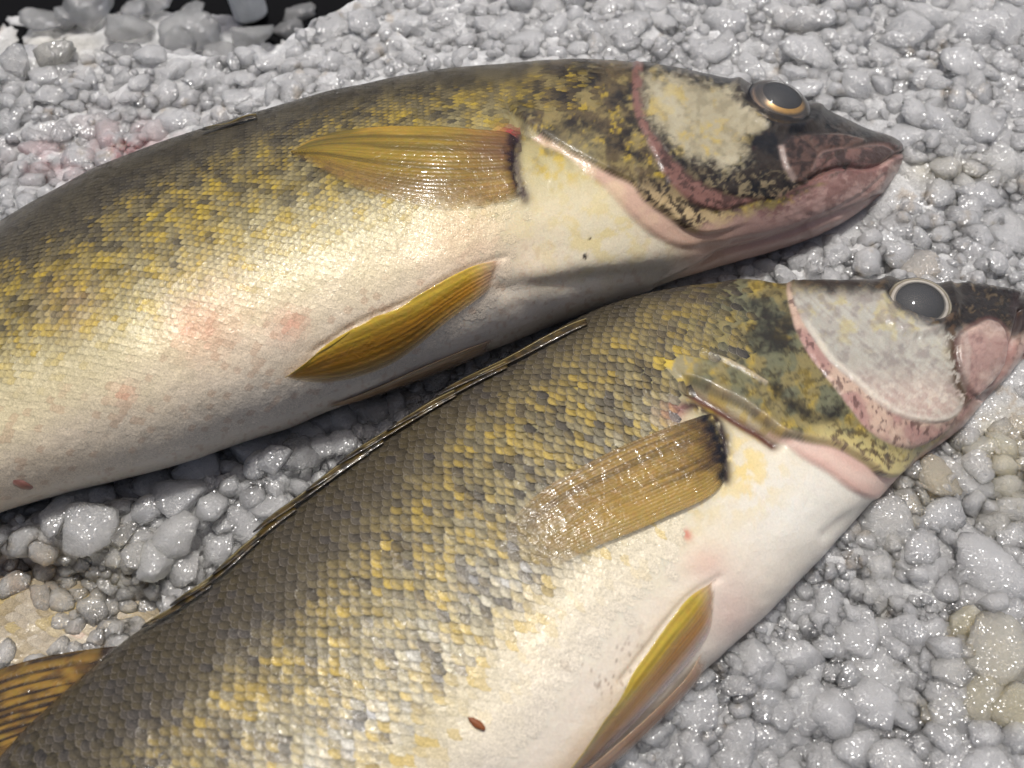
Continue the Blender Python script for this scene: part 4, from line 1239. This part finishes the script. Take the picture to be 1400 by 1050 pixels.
def C_scale_color(u, v, gg, s, aa, bb, g):
    base = tan_color(u, v, gg, 310)
    z = np.zeros(u.shape)
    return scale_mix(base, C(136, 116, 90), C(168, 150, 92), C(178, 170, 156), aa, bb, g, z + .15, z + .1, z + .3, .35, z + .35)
lay_scales(Cb, C_scale_color, C_keep, .0034, .0046, .00022, fishC, n_single=120, seed=15)

# ------------------------------------------------------------------ the bed of crushed ice
RIM = np.array([(-500, 150), (-200, 78), (-60, 62), (0, 58), (60, 44), (130, 36), (200, 42), (280, 44), (345, 48), (380, 44), (410, 22), (440, 0), (520, -40), (700, -90), (1000, -120), (1500, -140), (2000, -140)], float)
RW = unproj(RIM[:, 0], RIM[:, 1], 0.012)
def rim_y(x): return np.interp(x, RW[:, 0], RW[:, 1])

def lumps(x, y, cell, seed, rmin, rmax, dome):
    ix, iy = np.floor(x / cell), np.floor(y / cell)
    best = np.full(x.shape, -1e9); cid = np.zeros(x.shape)
    for dx in range(-2, 3):
        for dy in range(-2, 3):
            jx, jy = ix + dx, iy + dy
            z0 = np.zeros_like(jx)
            r1, r2, r3, r4, r5, r6, r7 = (h2(jx, jy, z0 + k, seed) for k in range(7))
            cx, cy = (jx + r1) * cell, (jy + r2) * cell
            rad = cell * (rmin + (rmax - rmin) * r3)
            an = r4 * np.pi
            ex, ey = x - cx, y - cy
            a = ex * np.cos(an) + ey * np.sin(an); b = (-ex * np.sin(an) + ey * np.cos(an)) * (1 + .7 * r5)
            q = (np.abs(a) ** 2.5 + np.abs(b) ** 2.5) / rad ** 2.5
            z = rad * dome * (np.sqrt(np.clip(1 - q, 0, 1)) - .55) + (r6 - .5) * cell * .45 + (ex * (r7 - .5) + ey * (r5 - .5)) * .7
            z = np.where(q < 1, z, -1e9)
            up = z > best
            best = np.where(up, z, best); cid = np.where(up, r3 * .5 + r6 * .5, cid)
    return np.where(best < -1, -cell * .55, best), cid

def ice_height(x, y):
    wx = x + (fbm(x / .006, y / .006, seed=401, oct=3) - .5) * .004
    wy = y + (fbm(x / .006, y / .006, seed=402, oct=3) - .5) * .004
    L1, c1 = lumps(wx, wy, .0125, 411, .55, .95, .62)
    L2, c2 = lumps(wx, wy, .0058, 412, .5, .9, .6)
    h = np.maximum(L1, L2 * 1.0 - .0003) * .50 + (fbm(x / .05, y / .05, seed=421) - .5) * .012
    h += (fbm(x / .0022, y / .0022, seed=422, oct=3) - .5) * .0012
    # gentle mound behind the farther fish and a fall-off past the rim
    h += .010 * sstep(.08, .24, y) + .004 * sstep(.05, .25, x)
    dy = rim_y(x) - y
    h += -.085 * sstep(.014, -.022, dy) 
    # lower in the gap where the buried fish shows
    return h, c1

def ice_tint(x, y, z):
    u, v, _ = proj(np.stack([x, y, z], -1))
    c = np.ones(u.shape + (3,))
    n = fbm(u / 18, v / 18, seed=431, oct=3); n2 = fbm(u / 60, v / 60, seed=432, oct=3)
    red = np.exp(-(((u - 165) / 26) ** 2 + ((v - 203) / 16) ** 2)) * 1.0 + .55 * np.exp(-(((u - 70) / 60) ** 2 + ((v - 220) / 22) ** 2)) + .35 * np.exp(-(((u - 190) / 80) ** 2 + ((v - 200) / 45) ** 2)) \
        + .5 * np.exp(-(((u - 30) / 60) ** 2 + ((v - 790) / 40) ** 2))
    c = mixc(c, np.array([.86, .40, .40]), np.clip(red * sstep(.34, .62, n), 0, .8))
    yl = sstep(.50, .66, n2) * sstep(1150, 1330, u) * sstep(520, 700, v) + .9 * np.exp(-(((u - 1385) / 45) ** 2 + ((v - 640) / 60) ** 2)) \
        + .45 * np.exp(-(((u - 1300) / 80) ** 2 + ((v - 235) / 20) ** 2)) + .4 * np.exp(-(((u - 70) / 70) ** 2 + ((v - 60) / 18) ** 2)) + .7 * np.exp(-(((u - 90) / 130) ** 2 + ((v - 790) / 60) ** 2))
    c = mixc(c, np.array([.88, .78, .50]), np.clip(yl * (.35 + .9 * n), 0, .75))
    br = sstep(.66, .74, fbm(u / 14 + 3, v / 14, seed=433, oct=3)) * sstep(.5, .6, n2)
    c = mixc(c, np.array([.75, .60, .42]), br * .5)
    return c

gx = np.linspace(-.33, .33, 520); gy = np.concatenate([np.linspace(-.20, .10, 270), np.linspace(.1012, .36, 190)])
X, Y = np.meshgrid(gx, gy, indexing='ij')
H, CID = ice_height(X, Y)
# keep the bed under the buried fish's flank and clear of the whole fish
def press(bd, x, y, z, clear):
    """ice under a fish is pressed below its underside"""
    c = bd.c
    idx = np.zeros(x.shape, int); best = np.full(x.shape, 1e9)
    for k in range(0, len(c), 6):
        d = (x - c[k, 0]) ** 2 + (y - c[k, 1]) ** 2
        m = d < best; best = np.where(m, d, best); idx = np.where(m, k, idx)
    a = (x - c[idx, 0]) * bd.n2[idx, 0] + (y - c[idx, 1]) * bd.n2[idx, 1]
    q = np.clip(np.abs(a) / bd.D[idx], 0, 2)
    t = bd.T[idx] * np.sqrt(np.clip(1 - q ** 2, 0, 1))
    low = c[idx, 2] - t
    return np.where(q < 1, np.minimum(z, low + clear), z), q, c[idx, 2] + t, c[idx, 2]
base_h = H.copy()
for bd in (A, B):
    _, q, _, zc_ = press(bd, X, Y, H, .001)
    H = np.maximum(H, base_h + sstep(1.55, 1.02, q) * .34 * zc_)
    H = np.where(q < .93, np.minimum(H, .3 * zc_), H)
U_, V_, _ = proj(np.stack([X, Y, H], -1))
low = sstep(0, 26, sdf(U_, V_, np.array([(-200, 728), (30, 742), (120, 735), (150, 790), (215, 800), (235, 850), (160, 905), (-300, 960)], float)) + (fbm(U_ / 24, V_ / 24, seed=441) - .5) * 34)
H = H - .012 * low
gapw = sstep(-10, 40, sdf(U_, V_, np.array([(-60, 720), (200, 665), (440, 575), (680, 480), (600, 540), (465, 640), (350, 735), (240, 815), (100, 770), (-60, 760)], float)))
H = H + .004 * gapw
bed_col = ice_tint(X, Y, H) * (.90 + .16 * CID)[..., None]
bed = mesh_obj("crushed_ice", np.stack([X, Y, H], -1).reshape(-1, 3), grid_faces(*X.shape), MAT_ICE, None, bed_col.reshape(-1, 3))
tag(bed, "bed of grey white crushed ice under the fish", "ice", kind="stuff")
gh = H

def bed_z(x, y):
    i = np.clip(np.searchsorted(gx, x) - 1, 0, len(gx) - 2); j = np.clip(np.searchsorted(gy, y) - 1, 0, len(gy) - 2)
    return H[i, j]

# lump shapes shared by all loose chunks
import bmesh
def grains(V, f, seed):
    """cellular noise: distance to the nearest of jittered points"""
    q = V * f; ip = np.floor(q)
    best = np.full(len(V), 9.0)
    for dx in (-1, 0, 1):
        for dy in (-1, 0, 1):
            for dz in (-1, 0, 1):
                c = ip + (dx, dy, dz)
                o = np.stack([h2(c[:, 0], c[:, 1], c[:, 2], seed + k) for k in range(3)], -1)
                best = np.minimum(best, ((c + o - q) ** 2).sum(1))
    return np.sqrt(best)

def lump_shape(seed, sub, cuts=16, flat=.5, gf=8.0, ga=.10):
    bm = bmesh.new(); bmesh.ops.create_icosphere(bm, subdivisions=sub, radius=1)
    V = np.array([v.co[:] for v in bm.verts]); F = np.array([[v.index for v in f.verts] for f in bm.faces]); bm.free()
    g = np.random.default_rng(seed)
    r = np.ones(len(V))
    for _ in range(cuts):                    # broken faces: cut by planes
        d = g.normal(size=3); d /= np.linalg.norm(d)
        off = .52 + .34 * g.random()
        c_ = off / np.maximum(V @ d, .02)
        r = np.minimum(r, c_ * .94 + r * .06)
    V = V * r[:, None] * 1.3
    q = V * 1.9 + seed * 3.1
    V = V * (1 + .26 * (fbm(q[:, 0], q[:, 1], q[:, 2], seed=seed, oct=3) - .5)[:, None])
    q = V * gf + seed
    ridge = 1 - np.abs(2 * fbm(q[:, 0], q[:, 1], q[:, 2], seed=seed + 2, oct=3) - 1)
    V = V * (1 + ga * (ridge - .8)[:, None])
    return V * np.array([1.05, .8 + .3 * g.random(), flat + .25 * g.random()]), F
SHAPES = [lump_shape(500 + k, 4, gf=6.0) for k in range(24)]
SMALL = [lump_shape(540 + k, 2, gf=2.5, ga=.12) for k in range(10)]
LUMP_ME = []
for k, (V, F) in enumerate(SHAPES):
    o = mesh_obj("ice_chunk", V, F, MAT_LUMP, None, np.ones((len(V), 3)))
    LUMP_ME.append(o.data); bpy.data.objects.remove(o)

def fish_free(x, y, z, r):
    for bd in (A, B):
        k = int(np.argmin((bd.c[:, 0] - x) ** 2 + (bd.c[:, 1] - y) ** 2))
        a = (x - bd.c[k, 0]) * bd.n2[k, 0] + (y - bd.c[k, 1]) * bd.n2[k, 1]
        if (abs(a) / (bd.D[k] + r)) ** 2 + ((z - bd.c[k, 2]) / (bd.T[k] + r)) ** 2 < .70: return False
    return True

def place_chunk(u, v, size_px, where, group, up=.25, rnd=random, clear=False, look="frosted", on=None):
    p = unproj(u, v, 0.004)
    z = float(bed_z(p[0], p[1]))
    p = unproj(u, v, z)
    dep = np.linalg.norm(p - CAM)
    s = size_px * dep * HF / 700 * .5
    z = float(bed_z(p[0], p[1])) + s * up * .6
    if on is not None:
        hp, _ = ray_hit(on, u, v)
        if hp is not None: p = hp; z = hp[2] + s * up
    p = np.array([p[0], p[1], z])
    if not fish_free(p[0], p[1], z, s * .15): return None
    o = bpy.data.objects.new("ice_chunk", rnd.choice(LUMP_ME))
    o.location = p
    o.scale = (s * rnd.uniform(.9, 1.2), s * rnd.uniform(.9, 1.2), s * rnd.uniform(.7, .95))
    o.rotation_euler = (rnd.uniform(-.3, .3), rnd.uniform(-.3, .3), rnd.uniform(0, 6.28))
    tint = ice_tint(np.array([p[0]]), np.array([p[1]]), np.array([z]))[0]
    t = tint * rnd.uniform(.86, 1.06)
    o.color = (*np.clip(t, 0, 1), 1)
    stain = "pink stained" if tint[1] < .85 and tint[2] > tint[1] - .05 else "yellowish" if tint[2] < .85 else look
    size = "large" if size_px > 58 else "small" if size_px < 38 else "medium"
    link(o)
    if clear:
        o.material_slots[0].link = 'OBJECT'; o.material_slots[0].material = MAT_CLEAR
    tag(o, f"{size} {stain} ice lump {where}", "ice", group)
    return o
CH = []
L_RIM = "on the bed's rim before the black tabletop"
for u, v, s in ((30, 66, 62), (66, 34, 46), (62, 55, 40), (100, 30, 40), (128, 26, 64), (150, 42, 40), (176, 32, 46), (192, 22, 34), (216, 18, 38), (236, 44, 52),
                (262, 40, 58), (292, 44, 46), (268, 22, 22), (340, 42, 52), (392, 32, 40), (410, 20, 34), (10, 62, 40), (18, 84, 44), (52, 78, 40), (88, 62, 44), (116, 56, 36), (160, 62, 40), (188, 58, 34), (228, 66, 40), (252, 60, 30), (284, 66, 40), (334, 64, 36), (362, 58, 40), (384, 50, 30), (424, 32, 40), (-12, 72, 40), (440, 12, 40), (470, 8, 36), (130, 50, 44), (205, 48, 40), (318, 52, 34)):
    o = place_chunk(u, v, s, L_RIM, "lumps along the far rim of the ice", .75, clear=True, look="clear")
for k in range(15):
    u = -8 + k * 30 + random.uniform(-5, 5)
    place_chunk(u, np.interp(u, RIM[:, 0], RIM[:, 1]) + random.uniform(12, 34) + 8 * (u < 120), random.uniform(38, 50), L_RIM, "lumps along the far rim of the ice", .6, clear=True, look="clear")
for u, v, s_ in ((112, 757, 92), (168, 784, 58), (64, 748, 52), (205, 795, 44), (18, 752, 50)):
    place_chunk(u, v, s_, "lying on the half buried fish's flank", "lumps on the buried fish", .05, clear=True, on=Cb)
L_GAP = "in the gap between the two whole fish"
gap = np.array([(60, 700), (200, 665), (330, 622), (440, 575), (560, 535), (660, 495), (600, 520), (540, 560), (460, 620), (350, 715), (240, 800), (190, 760), (100, 735)], float)
cnt = 0
for k in range(900):
    u, v = random.uniform(40, 680), random.uniform(480, 820)
    if not inside(np.array([u]), np.array([v]), gap)[0]: continue
    s = random.uniform(26, 62)
    if any((u - a) ** 2 + (v - b) ** 2 < (.30 * (s + c)) ** 2 for a, b, c in CH): continue
    if place_chunk(u, v, s, L_GAP, "ice lumps between the two fish", .6, clear=random.random() < .25): CH.append((u, v, s)); cnt += 1
    if cnt > 60: break
L_NEAR = "beside the coarse scaled fish's belly and jaw"
L_BACK = "behind the back of the fish with amber fins"
L_HEAD = "ahead of the amber finned fish's snout"
zones = [(L_NEAR, "ice lumps beside the nearer fish", np.array([(1410, 505), (1345, 570), (1200, 705), (1000, 900), (850, 1040), (860, 1060), (1410, 1060)], float), 98, (38, 74), (850, 1420, 500, 1060)),
         (L_BACK, "ice lumps behind the farther fish", np.array([(-10, 70), (380, 45), (900, -10), (900, 70), (640, 78), (420, 118), (230, 180), (0, 290)], float), 56, (28, 48), (-20, 900, -10, 300)),
         (L_HEAD, "ice lumps ahead of the snouts", np.array([(900, -10), (1410, -10), (1410, 385), (1180, 380), (980, 385), (1130, 330), (1250, 240), (1240, 190), (1130, 130), (1000, 90), (900, 70)], float), 66, (32, 60), (900, 1410, -10, 400))]
for lab, grp, poly, num, (s0, s1), (x0, x1, y0, y1) in zones:
    cnt = 0
    for k in range(4000):
        u, v = random.uniform(x0, x1), random.uniform(y0, y1)
        if not inside(np.array([u]), np.array([v]), poly)[0]: continue
        s = s0 + (s1 - s0) * random.random() ** 1.6
        if any((u - a) ** 2 + (v - b) ** 2 < (.235 * (s + c)) ** 2 for a, b, c in CH): continue
        if place_chunk(u, v, s, lab, grp, random.uniform(-.5, .1)): CH.append((u, v, s)); cnt += 1
        if cnt >= num: break

# the rest of the lumps, past those that show largest, and the small grains between them
MID = [lump_shape(570 + k, 3, gf=3.6, ga=.12) for k in range(16)]
Vs, Fs, Cs, off = [], [], [], 0
g = np.random.default_rng(77)
def add_lump(shape, r, x, y, z, tilt):
    global off
    V, F = shape
    a = g.uniform(0, 6.28); t = g.uniform(-tilt, tilt)
    M = np.array([[math.cos(a), -math.sin(a), 0], [math.sin(a), math.cos(a), 0], [0, 0, 1]]) @ np.array([[1, 0, 0], [0, math.cos(t), -math.sin(t)], [0, math.sin(t), math.cos(t)]])
    P = (V * r) @ M.T + np.array([x, y, z])
    Vs.append(P); Fs.append(F + off); off += len(V)
    Cs.append(ice_tint(P[:, 0], P[:, 1], P[:, 2]) * g.uniform(.86, 1.0))
num = 0
outA = np.vstack([np.array(A_PAIRS)[:, :2], np.array(A_PAIRS)[::-1, 2:]]); outB = np.vstack([np.array(B_PAIRS)[:, :2], np.array(B_PAIRS)[::-1, 2:]])
cand = np.stack([g.uniform(-40, 1440, 16000), g.uniform(-30, 1080, 16000)], -1)
cand = cand[~inside(cand[:, 0], cand[:, 1], outA) & ~inside(cand[:, 0], cand[:, 1], outB)]
show = sdf(cand[:, 0], cand[:, 1], np.array([(-200, 790), (50, 806), (110, 845), (90, 900), (-300, 960)], float)) + g.normal(0, 14, len(cand))
cand = cand[show < 4]
taken = np.array(CH)
for u, v in cand:
    s = 15 + 25 * g.random() ** 1.4
    if np.any((u - taken[:, 0]) ** 2 + (v - taken[:, 1]) ** 2 < (.23 * (s + taken[:, 2])) ** 2): continue
    p = unproj(u, v, .004); z = float(bed_z(p[0], p[1]))
    p = unproj(u, v, z)
    hc, _ = ray_hit(Cb, u, v)
    if hc is not None and hc[2] > z and s < 24: continue
    if hc is not None and hc[2] > z: p = hc
    if p[1] > rim_y(p[0]) + .004: continue
    r = s * np.linalg.norm(p - CAM) * HF / 700 * .5
    z = max(float(bed_z(p[0], p[1])), p[2] if hc is not None and hc[2] > z else -9) + r * g.uniform(-.35, .2)
    if not fish_free(p[0], p[1], z, r * .05): continue
    add_lump(MID[g.integers(len(MID))] if s > 25 else SMALL[g.integers(len(SMALL))], r, p[0], p[1], z, .5)
    taken = np.vstack([taken, (u, v, s)]); num += 1
    if num >= 1500: break
rb = mesh_obj("ice_rubble", np.vstack(Vs), np.vstack(Fs), MAT_LUMP, None, np.vstack(Cs))
tag(rb, "smaller ice lumps filling in between the large ones", "ice", kind="stuff")
Vs, Fs, Cs, off = [], [], [], 0
for k in range(1400):
    x, y = g.uniform(-.30, .30), g.uniform(-.19, .30)
    if y > rim_y(x) + .004: continue
    r = .0012 + .0022 * g.random() ** 2
    z = float(bed_z(x, y)) + r * .3 + .002 * g.random()
    if not fish_free(x, y, z, r): continue
    add_lump(SMALL[g.integers(len(SMALL))], r, x, y, z, .8)
gr = mesh_obj("ice_grains", np.vstack(Vs), np.vstack(Fs), MAT_LUMP, None, np.vstack(Cs))
tag(gr, "small broken grains of clear ice scattered between the lumps", "ice", kind="stuff")

# ------------------------------------------------------------------ white pipe end on the tabletop behind the rim
def white_pipe():
    r = .0112
    p0 = unproj(346, 27, -.075 + .0002)
    ax = np.array([-.035, .03, .30]); ax /= np.linalg.norm(ax)
    s1 = np.cross(ax, [0, 1.0, 0]); s1 /= np.linalg.norm(s1); s2 = np.cross(s1, ax)
    prof = [(.0030, .02), (.0028, .85), (.0040, .97), (.006, 1.0), (.06, 1.0), (.061, 1.05), (.068, 1.05), (.069, 1.0), (.16, 1.0), (.1612, .97), (.162, .9), (.162, .02)]
    a = np.linspace(0, 2 * np.pi, 40, endpoint=False)
    P = np.array([[p0 + ax * d + r * q * (math.cos(t) * s1 + math.sin(t) * s2) for t in a] for d, q in prof])
    P[..., 2] = np.maximum(P[..., 2], -.0748)
    o = mesh_obj("plastic_pipe", P.reshape(-1, 3), grid_faces(len(prof), 40, True), plain("white_plastic", (.72, .74, .73), .35))
    tag(o, "short white plastic pipe standing on the black tabletop behind the ice", "pipe")
white_pipe()
